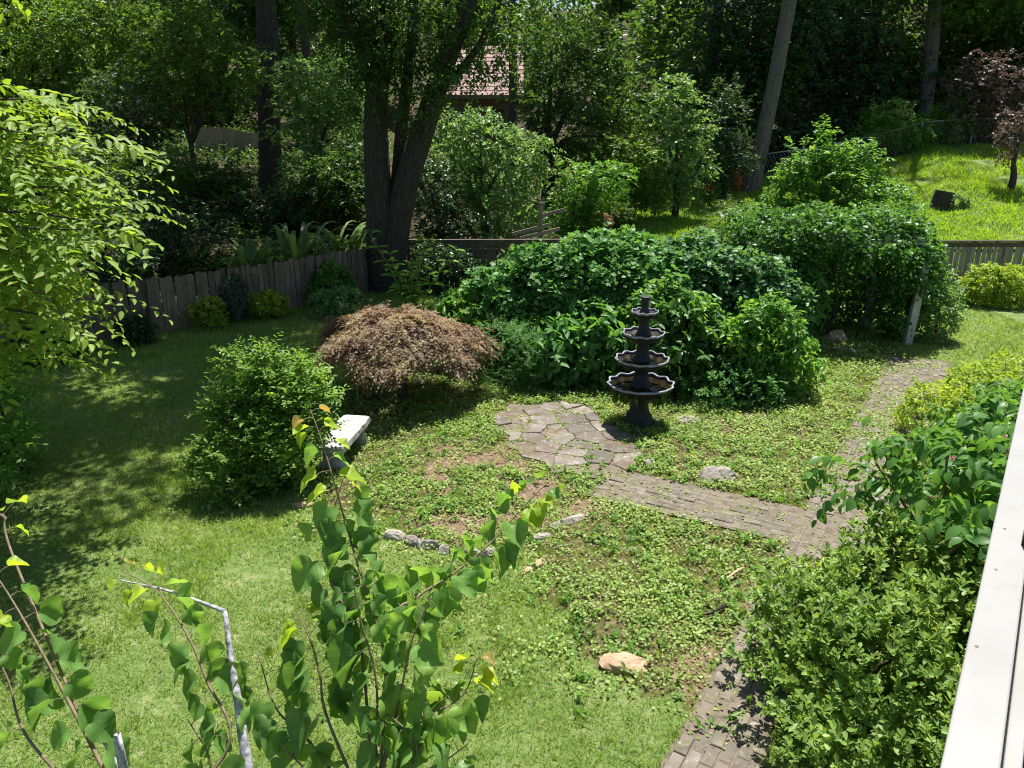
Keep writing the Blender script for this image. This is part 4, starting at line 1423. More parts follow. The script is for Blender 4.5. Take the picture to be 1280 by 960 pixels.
small("small yellow green shrub at the fence, left of the upright conifer", 262, 410, .32, .38, G["yellow"], .08)
small("dark upright conifer shrub in front of the left fence", 294, 402, .3, .62, G["conifer"], .07, 420, T_NARROW, .8, "conifer_shrub")
small("low golden green shrub at the fence, right of the upright conifer", 333, 397, .42, .34, G["yellow"], .08, 360)
small("leafy green shrub at the right end of the left fence", 412, 378, .55, .55, G["hyd"], .11, 420)
small("dark ball shrub at the fence under the left tree", 168, 430, .36, .34, G["evergreen"], .06, 380)
small("dark low shrub at the fence near the left edge", 55, 452, .6, .42, G["evergreen"], .07, 450)
small("pale leafy weeds between the fence shrub and the maple", 425, 395, .6, .35, G["light"], .09, 380)

# tall sapling with opposite leaves in front of the big trunk
def sapling():
    bx, by = -1.9, 14.0
    t = thing("leafy_sapling", "tall thin sapling with large opposite leaves in front of the big trunk", "sapling", (bx, by, 0))
    Ps, Ds, Ns, Ss = [], [], [], []
    for (px, py) in ((462, 292), (487, 318), (531, 300), (570, 312), (500, 345), (515, 330)):
        tip = at(px, py, by + random.uniform(-.4, .4))
        mid = Vector((bx, by, 0)).lerp(tip, .5) + Vector((-(tip.x - bx) * .2, 0, .2))
        C_ = curve_pts([Vector((bx, by, 0)), mid, tip], 16)
        MB().tube(C_, np.linspace(.018, .005, 17), 6).build("stem", M_twig_green, t, True)
        for k in range(6, 17):
            for s in (-1, 1):
                q = np.array(C_[k])
                a = k * 1.57 + (0 if s > 0 else math.pi)
                d_ = np.array([math.cos(a), math.sin(a), -.25 + .05 * (k - 6)])
                Ps.append(q); Ds.append(d_ + rng.normal(0, .15, 3)); Ns.append(UP + rng.normal(0, .2, 3)); Ss.append(.33 - .013 * (k - 6))
    children_leaves(t, (np.array(Ps), np.array(Ds), np.array(Ns), np.array(Ss)), T_OVAL, [G["hyd"]], 150)


sapling()

# arching strap leaved plants above the left fence
def strap_plant(label, px, py, Y, h, ns):
    p = at(px, py, Y)
    bz = Hs(p.x, Y)
    t = thing("strap_leaf_plant", label, "plant", (p.x, Y, bz), "strap leaved plants behind the fence")
    for k in range(ns):
        a = random.random() * 6.28
        r = random.uniform(.3, 1.0) * h * .8
        hh_ = h * random.uniform(.7, 1.15)
        V, F = [], []
        m = 7
        w = random.uniform(.045, .085)
        u = Vector((math.cos(a), math.sin(a), 0))
        n_ = Vector((-u.y, u.x, 0))
        o = Vector((p.x + random.uniform(-.3, .3), Y + random.uniform(-.3, .3), bz))
        for i in range(m + 1):
            f = i / m
            c = o + u * r * f ** 1.3 + Vector((0, 0, hh_ * (1.9 * f - 1.15 * f * f)))
            ww = w * (math.sin(math.pi * (.15 + .85 * f)) + .05) * (1 if f < .97 else .2)
            V += [c - n_ * ww, c + Vector((0, 0, -.01)), c + n_ * ww]
        for i in range(m):
            for q in (0, 1):
                F.append((i * 3 + q, i * 3 + q + 1, i * 3 + q + 4, i * 3 + q + 3))
        MB().add(V, F).build("leaf", G["strap"], t)


strap_plant("strap leaved plant behind the fence, leftmost clump, yellowish", 318, 335, 19.2, 1.7, 40)
strap_plant("strap leaved plant behind the fence, tallest middle clump", 372, 325, 19.9, 2.1, 55)
strap_plant("strap leaved plant behind the fence, clump nearest the big trunk", 425, 318, 20.8, 1.9, 50)

# ================================================================== TREES
def rel(t, pts):
    return pts


def big_tree():
    Y = 20.9
    b = at(490, 362, Y)
    t = thing("oak_tree", "large dark forked tree with several trunks at the end of the left fence", "tree", (b.x, Y, 0))
    q = lambda L, dy=0.0: [at(px, py, Y + dy) for px, py in L]
    stems = [("trunk", [(486, 375), (478, 330), (475, 270), (471, 200), (469, 150), (472, 105)], [.56, .44, .38, .33, .3, .28], 0),
             ("trunk", [(500, 372), (492, 320), (502, 255), (517, 200), (535, 145), (556, 80), (578, 20), (612, -80), (640, -190)], [.4, .36, .34, .32, .29, .26, .24, .2, .13], -.05),
             ("limb", [(472, 115), (455, 62), (428, 5), (400, -70), (360, -200)], [.26, .21, .19, .16, .1], 0),
             ("limb", [(472, 118), (480, 60), (483, 0), (480, -100), (500, -250)], [.26, .21, .19, .16, .1], .1),
             ("limb", [(492, 290), (497, 220), (502, 160), (508, 110), (515, 40), (520, -60)], [.2, .17, .16, .15, .13, .1], .35),
             ("limb", [(545, 118), (590, 70), (612, 30), (640, -40)], [.11, .09, .08, .04], -.3)]
    for nm, L, r_, dy in stems:
        P = curve_pts(q(L, dy), 22)
        rr = np.interp(np.linspace(0, 1, 23), np.linspace(0, 1, len(r_)), r_)
        MB().tube(P, list(rr), 22, .05, flute=.022).build(nm, M_bark, t)
    W = []
    for px, py, dy, r_ in ((470, 105, -.6, .75), (455, 70, -.7, .7), (500, 95, -.5, .75), (520, 130, -.6, .55), (515, 60, .1, .8), (478, 45, -.7, .7), (530, 25, -.3, .9), (560, 105, -.9, .5), (598, 88, -.6, .3), (637, 98, -.6, .38), (578, 92, -.7, .25),
                           (610, 55, -.4, .8), (560, 60, -.4, .6), (430, 30, 0, .8), (585, 20, .2, .9), (640, 20, 0, .9), (460, 5, -.3, .8), (410, -20, 0, 1.0), (690, 0, .3, .8)):
        p = at(px, py, Y + dy)
        W.append((p.x, p.y, p.z, r_, r_, r_ * .75))
    Lf = foliage(W, 1500, 9, .45, .13, ground=False, bias=-.2, hang=.4, droop=.4, lump=.25, shell=(.4, 1.05), core=.2)
    link("crown", leaf_mesh("crown", *Lf, T_OVAL, G["forest"], tuple(t.location)), t)
    W = []
    r2 = random.Random(4)
    for k in range(26):
        a, d_ = r2.random() * 6.28, math.sqrt(r2.random()) * 5.2
        zc = 9.6 + r2.random() * 6
        W.append((b.x - 2.2 + math.cos(a) * d_, Y - .3 + math.sin(a) * d_ * .8, zc, 1.4, 1.4, .9))
    W_shade = []
    for k in range(20):
        W_shade.append((r2.uniform(-8.8, -3.2), r2.uniform(12.6, 18.6), r2.uniform(8.2, 10.5), 1.2, .85, .5))  # unseen clumps added to the crown so the left lawn lies dappled
    Lf = foliage(W_shade, 3000, 8, .7, .22, ground=False, bias=0, lump=.25, shell=(.3, 1.05), core=.1)
    link("crown", leaf_mesh("crown", *Lf, T_DIA, G["forest"], tuple(t.location)), t)
    Lf = foliage(W, 3000, 8, .7, .24, ground=False, bias=0, lump=.25, shell=(.4, 1.05), core=.2)
    link("crown", leaf_mesh("crown", *Lf, T_DIA, G["forest"], tuple(t.location)), t)


big_tree()


def tall_trunk(name, label, base_px, top_px, Y, r0, mat, height=22, crown_r=3.2, crown_z=(13, 20), leafmat="forest", nsp=900, needle=False):
    p0 = at(*base_px, Y)
    z0 = Hs(p0.x, Y)
    p1 = at(*top_px, Y)
    d_ = (p1 - p0)
    k = (height) / d_.z
    top = Vector((p0.x, Y, z0)) + d_ * k
    b = Vector((p0.x, Y, z0))
    t = thing(name, label, "tree", tuple(b))
    P = [b + Vector((0, 0, -.3))] + [b.lerp(top, f) + Vector((.05 * math.sin(f * 9), 0, 0)) for f in (.03, .1, .25, .45, .7, 1)]
    rr = [r0 * 1.35, r0 * 1.12, r0, r0 * .92, r0 * .8, r0 * .55, r0 * .15]
    C_ = curve_pts(P, 28)
    MB().tube(C_, list(np.interp(np.linspace(0, 1, 29), np.linspace(0, 1, 7), rr)), 20, .04, flute=.02).build("trunk", mat, t)
    W = []
    r2 = random.Random(len(label))
    for j in range(12):
        a, dd = r2.random() * 6.28, math.sqrt(r2.random()) * crown_r
        zc = z0 + r2.uniform(*crown_z)
        f = min(.97, (zc - z0) / height)
        c = b.lerp(top, f)
        W.append((c.x + math.cos(a) * dd, c.y + math.sin(a) * dd, zc, 1.3, 1.3, .8))
        MB().tube([c, Vector((c.x + math.cos(a) * dd * .6, c.y + math.sin(a) * dd * .6, zc + .1)), Vector((c.x + math.cos(a) * dd, c.y + math.sin(a) * dd, zc + .2))], [.08, .06, .03], 6).build("limb", mat, t)
    Lf = foliage(W, nsp, 8, .6, .25, ground=False, lump=.25, shell=(.3, 1.05), core=.2)
    link("crown", leaf_mesh("crown", *Lf, T_DIA if not needle else T_NARROW, G[leafmat], tuple(b)), t)
    return t


tall_trunk("tall_tree", "straight grey trunk rising through the wood left of the big forked tree", (338, 240), (331, 0), 29.5, .4, M_bark, crown_r=4, crown_z=(11, 19))
tall_trunk("pine_tree", "leaning pale pine trunk beside the orange barrels", (939, 238), (988, 0), 35.0, .33, M_bark_pine, needle=True, leafmat="evergreen", crown_r=3, crown_z=(18.5, 21), nsp=220)
tall_trunk("pine_tree", "distant straight pine trunk at upper right behind the green shrubs", (1156, 140), (1171, 0), 42.0, .37, M_bark_pine, needle=True, leafmat="evergreen", crown_r=3, crown_z=(18.5, 21), nsp=220)
tall_trunk("bare_trunk", "dark slim trunk at the top between the two pines", (1088, 75), (1098, 0), 46, .3, M_bark_dark, crown_z=(14, 20), nsp=300)
tall_trunk("bare_trunk", "dark leaning slim trunk close right of the leaning pine top", (1012, 85), (1024, 0), 44, .28, M_bark_dark, crown_z=(14, 20), nsp=300)
tall_trunk("bare_trunk", "dark trunk at the top right corner behind the purple bush", (1245, 70), (1252, 0), 48, .3, M_bark_dark, crown_z=(14, 20), nsp=300)


def tree(name, label, base, blobs, ns, size, mat, trunk_r=.12, k=9, L=None, T=T_DIA, group=None, forks=None, trunk_mat=None, **kw):
    """tree > trunk, limb.., crown; blobs are in metres above and round the base"""
    bx, by = base
    bz = Hs(bx, by)
    t = thing(name, label, "tree", (bx, by, bz), group)
    W = [(b[0] + bx, b[1] + by, b[2] + bz, b[3], b[4], b[5]) for b in blobs]
    a = dict(ground=True, bias=0, hang=.25, droop=.35, lump=.22, shell=(.45, 1.05), core=.45)
    a.update(kw)
    Lf = foliage(W, ns, k, L or size * 3, size, **a)
    link("crown", leaf_mesh("crown", *Lf, T, G[mat], (bx, by, bz)), t)
    top = max(b[2] for b in blobs)
    tm = trunk_mat or M_bark_dark
    fk = Vector((bx + random.uniform(-.1, .1), by, bz + top * .35))
    MB().tube(curve_pts([(bx, by, bz - .2), (bx + .04, by, bz + top * .18), fk], 8), np.linspace(trunk_r * 1.25, trunk_r * .85, 9), 10, .08).build("trunk", tm, t, True)
    for b in W[:forks or 5]:
        e = Vector(b[:3])
        m = fk.lerp(e, .5) + Vector((0, 0, .2))
        MB().tube(curve_pts([fk - Vector((0, 0, .1)), m, e], 8), np.linspace(trunk_r * .6, trunk_r * .15, 9), 7, .1).build("limb", tm, t, True)
    return t


def px_blobs(base, Y, L):
    """crown lobes measured on the photograph: (px, py, radius in px, depth offset)"""
    bx, by = base
    bz = Hs(bx, by)
    out_ = []
    for e in L:
        px, py, rp = e[:3]
        dy = e[3] if len(e) > 3 else 0
        p = at(px, py, Y + dy)
        r_ = rp * Y / FPX * 1.02
        out_.append((p.x - bx, p.y - by, p.z - bz, r_, r_, r_ * .85))
    return out_


def pt(label, name, px, Y, L, ns, size, mat, **kw):
    x_ = at(px, 240, Y).x
    return tree(name, label, (x_, Y), px_blobs((x_, Y), Y, L), ns, size, mat, **kw)


pt("pale green dogwood lit by sun right of the big forked trunk", "dogwood_tree", 605, 25, [(560, 190, 30), (600, 170, 30), (645, 185, 26), (575, 225, 36), (620, 225, 38), (655, 215, 26), (590, 270, 34), (640, 265, 34), (675, 190, 14), (550, 150, 14), (600, 145, 14)], 1100, .14, "light", whorl=True, up=.9)
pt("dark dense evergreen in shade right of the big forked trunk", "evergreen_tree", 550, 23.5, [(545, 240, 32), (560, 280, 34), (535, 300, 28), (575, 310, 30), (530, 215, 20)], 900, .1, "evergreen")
pt("grey green spreading tree between the straight trunk and the forked tree", "understory_tree", 395, 27.5, [(400, 110, 40), (440, 90, 34), (370, 150, 34), (420, 170, 40), (390, 215, 36), (445, 215, 30), (370, 95, 26), (440, 150, 30)], 1100, .15, "light")
pt("pale bluish tree at the lawn's far edge left of the leaning pine", "pale_tree", 845, 31, [(848, 130, 26), (825, 160, 26), (865, 165, 26), (840, 195, 32), (815, 220, 26), (868, 205, 24), (845, 110, 16), (838, 238, 20), (818, 246, 16), (862, 238, 14)], 1000, .16, "light")
pt("dense rounded evergreen between the pale tree and the leaning pine", "evergreen_tree", 905, 33.5, [(905, 150, 26), (895, 190, 32), (920, 195, 26), (905, 120, 18), (895, 225, 26)], 1000, .12, "forest_b")
pt("dark forked tree in the middle of the wood", "forked_tree", 684, 32, [(690, 60, 36), (680, 125, 28), (730, 110, 44), (700, 160, 42), (750, 170, 38), (675, 200, 26), (740, 60, 40), (720, 210, 36), (668, 45, 22), (780, 120, 40)], 1500, .17, "forest", trunk_r=.26)
pt("dark magnolia with bronze tinted leaves behind the leaning pine", "magnolia_tree", 975, 39, [(925, 60, 40), (900, 100, 32), (950, 120, 40), (985, 170, 36), (930, 170, 34), (980, 60, 36), (960, 210, 28), (915, 20, 40), (1000, 20, 40)], 1400, .2, "evergreen", trunk_r=.25, rough=0) if False else \
    pt("dark magnolia behind the leaning pine", "magnolia_tree", 975, 39, [(925, 60, 40), (900, 100, 32), (950, 120, 40), (985, 170, 36), (930, 170, 34), (980, 60, 36), (960, 210, 28), (915, 20, 40), (1000, 20, 40)], 1400, .2, "evergreen", trunk_r=.25)
pt("purple leaved smoke bush at the top of the slope near the right edge", "smoke_bush", 1225, 37.5, [(1215, 110, 28), (1250, 100, 30), (1200, 150, 22), (1270, 130, 26), (1235, 140, 24), (1225, 85, 18)], 900, .14, "purple")
pt("small arching purple bush on the slope at the right edge", "smoke_bush", 1262, 31, [(1270, 165, 18), (1262, 190, 14), (1280, 150, 20)], 260, .1, "purple")
pt("sunlit green shrub left of the far straight pine", "sunny_shrub", 1110, 37.5, [(1090, 170, 24), (1120, 160, 26), (1105, 145, 18), (1145, 170, 24)], 700, .14, "hyd")
pt("sunlit green shrub right of the far straight pine", "sunny_shrub", 1180, 38, [(1175, 165, 26), (1195, 145, 22), (1160, 160, 16)], 500, .14, "hyd")
pt("dark drooping tree under the wood between the two pines", "shade_tree", 1060, 43, [(1040, 140, 40), (1085, 110, 40), (1030, 90, 40), (1075, 60, 36), (1120, 90, 36), (1010, 140, 34), (1130, 130, 30)], 1300, .2, "forest_b")
pt("bluish dark shrub in the left wood above the bright tree", "blue_shrub", 170, 27, [(150, 120, 36), (185, 135, 34), (165, 165, 30), (200, 165, 24), (130, 160, 30)], 800, .12, "forest_b")
pt("slim many stemmed tree in the left wood before the pale boards", "slim_tree", 245, 27, [(225, 90, 34), (255, 60, 34), (215, 130, 24), (270, 120, 24), (300, 80, 30), (240, 30, 34), (205, 60, 26)], 900, .13, "forest_y", trunk_r=.09)
pt("mid green tree at the upper left corner of the wood", "corner_tree", 60, 30, [(40, 30, 50), (95, 50, 46), (130, 20, 44), (60, 90, 40), (110, 100, 36), (10, 80, 40), (170, 40, 40)], 1500, .16, "forest_y")
pt("tall leafy tree at the top left, right of the corner tree", "leafy_tree", 190, 34, [(190, 20, 44), (160, 70, 36), (230, 10, 40), (215, 60, 36), (180, 100, 30)], 1100, .17, "forest")
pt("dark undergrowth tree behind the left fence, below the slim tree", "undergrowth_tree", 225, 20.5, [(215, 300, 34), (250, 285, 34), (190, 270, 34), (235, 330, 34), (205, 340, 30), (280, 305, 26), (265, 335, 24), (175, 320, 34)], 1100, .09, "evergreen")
pt("dark bushy tree behind the fence under the bright tree", "undergrowth_tree", 110, 18.5, [(90, 330, 44), (140, 300, 44), (50, 300, 44), (120, 350, 36), (165, 340, 30), (10, 330, 44), (110, 250, 40), (60, 230, 44)], 1300, .09, "forest_b")
pt("low leafy shrub behind the fence beside the strap leaved plants", "leafy_shrub", 262, 20, [(240, 335, 18), (262, 330, 18), (285, 335, 18)], 260, .1, "forest_y")
pt("dark shrubs at the foot of the straight trunk", "shade_shrub", 345, 25, [(330, 265, 26), (365, 255, 28), (300, 260, 24), (395, 250, 26), (345, 285, 24)], 700, .12, "forest_b")
pt("leafy green thicket on the bank left of the straight grey trunk", "wood_thicket", 270, 25.5, [(255, 225, 22), (285, 240, 22), (230, 250, 24), (300, 215, 16), (270, 265, 20)], 620, .12, "forest")
pt("dim thicket on the bank under the bluish shrub", "wood_thicket", 190, 24.5, [(175, 210, 28), (205, 225, 26), (150, 235, 28), (190, 255, 26), (225, 200, 18)], 700, .12, "forest_y")
pt("dim thicket between the straight grey trunk and the forked tree", "wood_thicket", 395, 24.5, [(380, 225, 22), (410, 215, 22), (395, 250, 22), (430, 235, 18)], 500, .12, "forest")
pt("added dark leafy shrub hiding the back fence right of the big trunk", "shade_shrub", 548, 20.3, [(540, 322, 20), (568, 330, 20), (525, 345, 16), (590, 345, 14), (555, 350, 18)], 500, .09, "evergreen")  # added shrub stands in for the shade that darkens the fence
pt("dark leafy bank left of the forked trunk", "shade_shrub", 430, 25.5, [(430, 240, 26), (450, 265, 24), (410, 275, 24), (445, 200, 22)], 600, .12, "forest")
pt("green shrubs below the forked tree by the far lawn", "lawn_shrub", 735, 27, [(715, 255, 20), (740, 245, 22), (700, 275, 18), (730, 275, 20), (760, 225, 26), (720, 225, 22)], 800, .13, "hyd")
pt("yellowish leafy bush at the far lawn left of the pale tree", "lawn_shrub", 785, 30, [(775, 205, 26), (800, 195, 26), (785, 235, 24), (760, 195, 24), (810, 235, 20)], 800, .14, "forest_y")


def ball_shrub(label, px, py, rp, Y, mat):
    p = at(px, py, Y)
    r_ = rp * Y / FPX
    shrub("ball_shrub", label, "shrub", (p.x, Y), [(0, 0, r_ * .85, r_, r_, r_ * .95)], 800, 8, .14, .075, G[mat], T_OVAL, "clipped ball shrubs on the far lawn", stems=3, lump=.05, bias=.2, shell=(.85, 1.0))


ball_shrub("larger clipped round shrub on the far lawn edge", 775, 267, 18, 28.6, "forest_y")
ball_shrub("smaller brownish clipped round shrub left of the larger one", 749, 275, 13, 27.8, "maple")

for i, (px, Y, lab) in enumerate(((395, 35, "slim dark trunk between the straight grey trunk and the forked tree"),
                                  (640, 37, "slim dark trunk right of the house roof"))):
    tall_trunk("added_overstory_tree", lab, (px, 200), (px + (px - 640) * .08, 0), Y, .2, M_bark_dark, height=21, crown_r=4.2, crown_z=(10.5, 19), nsp=800)  # added trees whose high crowns, mostly out of view, shade the wood

# the wood behind: trees that share a few crowns
def forest_protos():
    out_ = []
    for k in range(4):
        r2 = random.Random(50 + k)
        W = []
        hgt = (15, 17, 13, 16)[k]
        for j in range(34):
            f = r2.random()
            zc = hgt * (.1 + .85 * f)
            rad = (1 - abs(f - .42) * 1.05) * 3.6
            a = r2.random() * 6.28
            dd = math.sqrt(r2.random()) * rad
            W.append((math.cos(a) * dd, math.sin(a) * dd, zc, 1.25, 1.25, .8))
        Lf = foliage(W, 2300, 8, .8, .27, ground=False, lump=.25, shell=(.3, 1.05), core=.1, hang=.3)
        cm = leaf_mesh("crown", *Lf, T_DIA, G[("forest", "forest_b", "forest_y", "forest")[k]])
        t = MB().tube(curve_pts([(0, 0, -.5), (.1, 0, hgt * .3), (-.1, .1, hgt * .6), (0, 0, hgt * .9)], 10), np.linspace(.34, .08, 11), 9, .08)
        tm = bpy.data.meshes.new("trunk")
        tm.from_pydata([tuple(v) for v in t.v], [], t.f)
        tm.materials.append(M_bark_dark)
        out_.append((cm, tm))
    return out_


FP = forest_protos()
rows = []
r3 = random.Random(9)
for Y, step, jy in ((43, 5.6, 1.5), (53, 7.5, 2.5), (64, 9.5, 3)):
    half = Y * .72 + 3
    x_ = -half
    while x_ < half:
        xx = x_ + r3.uniform(-1.2, 1.2)
        yy = Y + r3.uniform(-jy, jy)
        if not (-9.5 < xx < 6.5 and 40 < yy < 60) and not (-20 < xx < -8 and yy < 42):
            rows.append((xx, yy))
        x_ += step
for i, (xx, yy) in enumerate(rows):
    zz_ = Hs(xx, yy)
    t = thing("woodland_tree", "tall leafy tree in the dense dark wood closing the background", "tree", (xx, yy, zz_), "woodland trees in the background")
    s = r3.uniform(.85, 1.25)
    t.rotation_euler[2] = r3.random() * 6.28
    t.scale = (s * 1.1, s * 1.1, s)
    cm, tm = FP[i % 4]
    link("crown", cm, t)
    link("trunk", tm, t)

# far trees that read as one mass up the hill
nb = 90
W = []
for j in range(nb):
    xx = r3.uniform(-75, 75)
    yy = r3.uniform(74, 98)
    W.append((xx, yy, Hs(xx, yy) + r3.uniform(1, 14), 4.2, 3, 3))
Lf = foliage(W, 5200, 8, 2.0, .75, ground=False, lump=.25, shell=(.4, 1.05), core=.1)
tag(link("woodland", leaf_mesh("woodland", *Lf, T_DIA, G["forest"])), "far dark woodland filling the hill behind the trees", "woodland", kind="stuff")
# undergrowth of the wood floor
x, y = scatter(22000, -34, 40, 13, 52)
zz = zones(x, y)
ok = (zz == 4) & (vnoise(x, y, .35, 61) > .3) & inframe(np.stack([x, y, H(x, y)], 1), 60)
x, y = x[ok], y[ok]
B = np.stack([x, y, H(x, y) + .05], 1)
Lf = sprigs(B, np.stack([rng.normal(0, .5, len(x)), rng.normal(0, .5, len(x)), np.ones(len(x))], 1), 8, .7, .14, whorl=True)
tag(link("undergrowth", leaf_mesh("undergrowth", *Lf, T_DIA, G["forest"])), "low leafy undergrowth on the wood floor", "undergrowth", kind="stuff")

# ================================================================== NEAR TREE ON THE LEFT
def near_left_tree():
    Y = 7.6
    bx, by = -7.2, 8.3
    t = thing("elm_tree", "bright leaved tree reaching into the picture from the left edge", "tree", (bx, by, 0))
    fk = Vector((bx + .1, by, 2.2))
    MB().tube(curve_pts([(bx, by, -.1), (bx + .05, by, 1.1), fk, (bx + .4, by, 4.2), (bx + .3, by, 6.5)], 16), np.linspace(.2, .05, 17), 12, .06).build("trunk", M_bark_dark, t, True)
    sp_b, sp_d = [], []
    tips = [(32, 192), (-3, 232), (42, 287), (7, 342), (72, 372), (47, 142), (-18, 177), (102, 287), (17, 267), (87, 212), (-8, 392), (-8, 107), (52, 122), (92, 137), (137, 172), (167, 252), (172, 267), (127, 217), (112, 312), (132, 367), (102, 402), (82, 442), (42, 362), (22, 412), (112, 262), (62, 212), (22, 172), (-18, 212), (72, 302), (2, 302), (-23, 142), (92, 352), (52, 262), (-18, 352), (32, 312), (-38, 262), (-38, 412), (-28, 442), (112, 232), (142, 282), (62, 172), (12, 132), (22, 242), (-8, 272), (57, 412), (132, 202), (77, 247), (-78, 162), (-78, 262), (-78, 362)]
    for (px, py) in tips:
        tip = at(px, py, Y + random.uniform(-1.0, 1.3))
        root = Vector((bx + .2, by, max(1.6, min(5.0, tip.z - .6 + random.uniform(-.4, .2)))))
        mid = root.lerp(tip, .55) + Vector((0, random.uniform(-.2, .2), .3))
        C_ = curve_pts([root, mid, tip], 12)
        MB().tube(C_, np.linspace(.03, .005, 13), 5).build("branch", M_bark_dark, t, True)
        for f in range(5, 13):
            for s in (-1, 1):
                if random.random() < .3: continue
                d_ = np.array(C_[min(f + 1, 12)] - C_[f - 1])
                d_ /= np.linalg.norm(d_)
                n_ = np.cross(d_, UP)
                v = d_ * .9 + n_ * s * random.uniform(.4, 1.0) + rng.normal(0, .25, 3)
                if f == 12: v = d_ + rng.normal(0, .15, 3)
                sp_b.append(np.array(C_[f]) + rng.normal(0, .07, 3)); sp_d.append(v)
    Lf = sprigs(np.array(sp_b), np.array(sp_d), 11, .6, .13, droop=.35, up=1.0, jit=.22, fwd=.7, hang=.35)
    children_leaves(t, Lf, T_OVAL, [G["elm"]], 300)
    # the unseen rest of the crown, with outer clumps added to shade the lawn
    W = [(bx - .6, by + .3, 4.6, 1.6, 1.6, 1.4), (bx + .5, by, 6.0, 1.5, 1.5, 1.0), (bx - .5, by + 1.0, 7.0, 1.7, 1.7, 1.1), (bx + .3, by + 1.3, 3.2, 1.3, 1.3, .9), (bx + 1.6, by + 3.0, 7.6, 1.1, .9, .6), (bx + 3.0, by + 3.4, 8.0, 1.0, .8, .5), (bx + .4, by + 2.6, 6.8, 1.2, 1.0, .7), (bx + 2.2, by + 4.4, 8.4, .9, .8, .5), (bx + 3.6, by + 4.6, 8.6, .8, .7, .5), (bx + 4.1, by + 3.6, 8.3, .6, .6, .4), (bx + 2.6, by + 2.7, 7.8, .8, .6, .4), (bx + 3.5, by + 3.0, 8.1, .6, .5, .35), (bx + 2.7, by + 2.0, 7.9, .8, .6, .4), (bx + 1.7, by + 2.0, 7.7, .8, .6, .4), (bx + .9, by + 1.9, 7.4, .8, .6, .4)]
    Lf = foliage(W, 1900, 9, .5, .115, ground=False)
    link("crown", leaf_mesh("crown", *Lf, T_OVAL, G["elm"], tuple(t.location)), t)


near_left_tree()
# lower leafy boughs at the left edge, nearer the house
shrub("edge_shrub", "dim leafy shrub at the left edge below the bright tree", "shrub", (-6.6, 9.2),
      [(-.3, 0, .8, .55, .5, .8), (-.1, -.3, 1.3, .35, .35, .4), (.1, -.9, .6, .4, .35, .4)], 420, 8, .4, .11, G["hyd"], T_OVAL, bias=.1, hang=.3, stems=4)

# ================================================================== RIGHT FOREGROUND SHRUBS
shrub("azalea_shrub", "large dense azalea with small pale green leaves at the bottom right", "shrub", (2.85, 4.9),
      [(-.25, -.5, .48, .7, .75, .52), (.1, .35, .5, .75, .75, .56), (.65, .75, .45, .55, .5, .5), (.55, -.4, .52, .85, .85, .58), (-.25, .4, .4, .55, .6, .45), (1.0, .5, .5, .75, .7, .55), (.2, -1.2, .45, .9, .7, .52)], 6000, 8, .07, .058, G["azalea"], T_SPOON,
      n_obj=300, whorl=True, bias=.75, rnd=.45, up=.6, jit=.25, fwd=.85, hang=-.1, droop=0, core=.6, lump=.32, stems=6, shell=(.5, 1.06))
shrub("hanging_leaf_shrub", "arching shrub with large drooping leaves beside the white railing", "shrub", (3.9, 5.9),
      [(-.1, 0, 1.45, .6, .6, .5), (-.75, .35, 1.4, .32, .32, .28), (.3, -.5, 1.65, .5, .5, .5), (.2, .5, 1.3, .7, .6, .5), (-.1, -.8, 1.4, .45, .45, .5), (.8, .3, 1.35, .6, .6, .6), (.15, -1.2, 1.25, .35, .35, .45)], 400, 8, .27, .118, G["bigleaf"], T_BROAD,
      n_obj=300, bias=.1, droop=.55, up=.6, jit=.28, fwd=.5, hang=.85, core=.4, lump=.25, stems=7, stem_mat=M_twig, shell=(.35, 1.05), svar=.4)
shrub("golden_shrub", "low yellow green spreading shrub along the upper brick path", "shrub", (7.0, 10.7),
      [(-.35, -.2, .3, .75, .7, .35), (.5, .5, .35, .8, .7, .4), (.2, -.8, .35, .6, .6, .4), (1.2, 1.1, .35, .7, .6, .4)], 1500, 8, .13, .065, G["yellow"], T_OVAL, bias=.5, whorl=True, stems=4)
shrub("flowering_shrub", "leafy shrub with a few pink flowers next to the railing", "shrub", (6.3, 8.7),
      [(0, 0, .6, .8, .7, .55), (-.7, -.5, .6, .6, .6, .5), (.5, .6, .6, .7, .7, .5), (-.2, -1.3, .6, .7, .6, .55)], 800, 8, .24, .1, G["bigleaf"], T_OVAL, bias=.35, whorl=True, stems=4, hang=.2)
fl = bpy.data.objects["flowering_shrub"]
for k, (px, py) in enumerate(((1247, 556), (1252, 565), (1249, 572), (1254, 548), (1193, 578), (1165, 615))):
    c = np.array(at(px, py, 7.7 if k < 4 else 7.2))
    n = 22
    P = c + rng.normal(0, .025, (n, 3))
    link("flower", leaf_mesh("flower", P, rng.normal(size=(n, 3)), rng.normal(size=(n, 3)), np.full(n, .05), T_ROUND, G["pink"], tuple(fl.location)), fl)
# dark wire between shrub and rail
tag(MB().tube(curve_pts([at(1195, 664, 5.2), at(1215, 661, 5.2), at(1240, 666, 5.1)], 8), .006, 6).build("cable", M_dark_plastic), "thin dark cable running from the shrub to the railing", "cable")
# broad grey green weed rising through the azalea
wd = thing("broad_weed", "grey green weed with three broad leaves growing out of the azalea", "weed", tuple(gp(1022, 930)))
c = at(1020, 905, 4.4)
MB().tube([Vector((c.x, c.y, 0)), c], [.012, .008], 6).build("stem", M_twig_green, wd)
for ang, ln in ((2.6, .24), (.5, .2), (1.5, .2), (-1.2, .13)):
    L1 = leaf_mesh("leaf", np.array([c]), np.array([[math.cos(ang), math.sin(ang), .35]]), np.array([[0, -.2, 1.0]]), np.array([ln]), T_OVAL, G["vine_b"], tuple(wd.location))
    link("leaf", L1, wd)

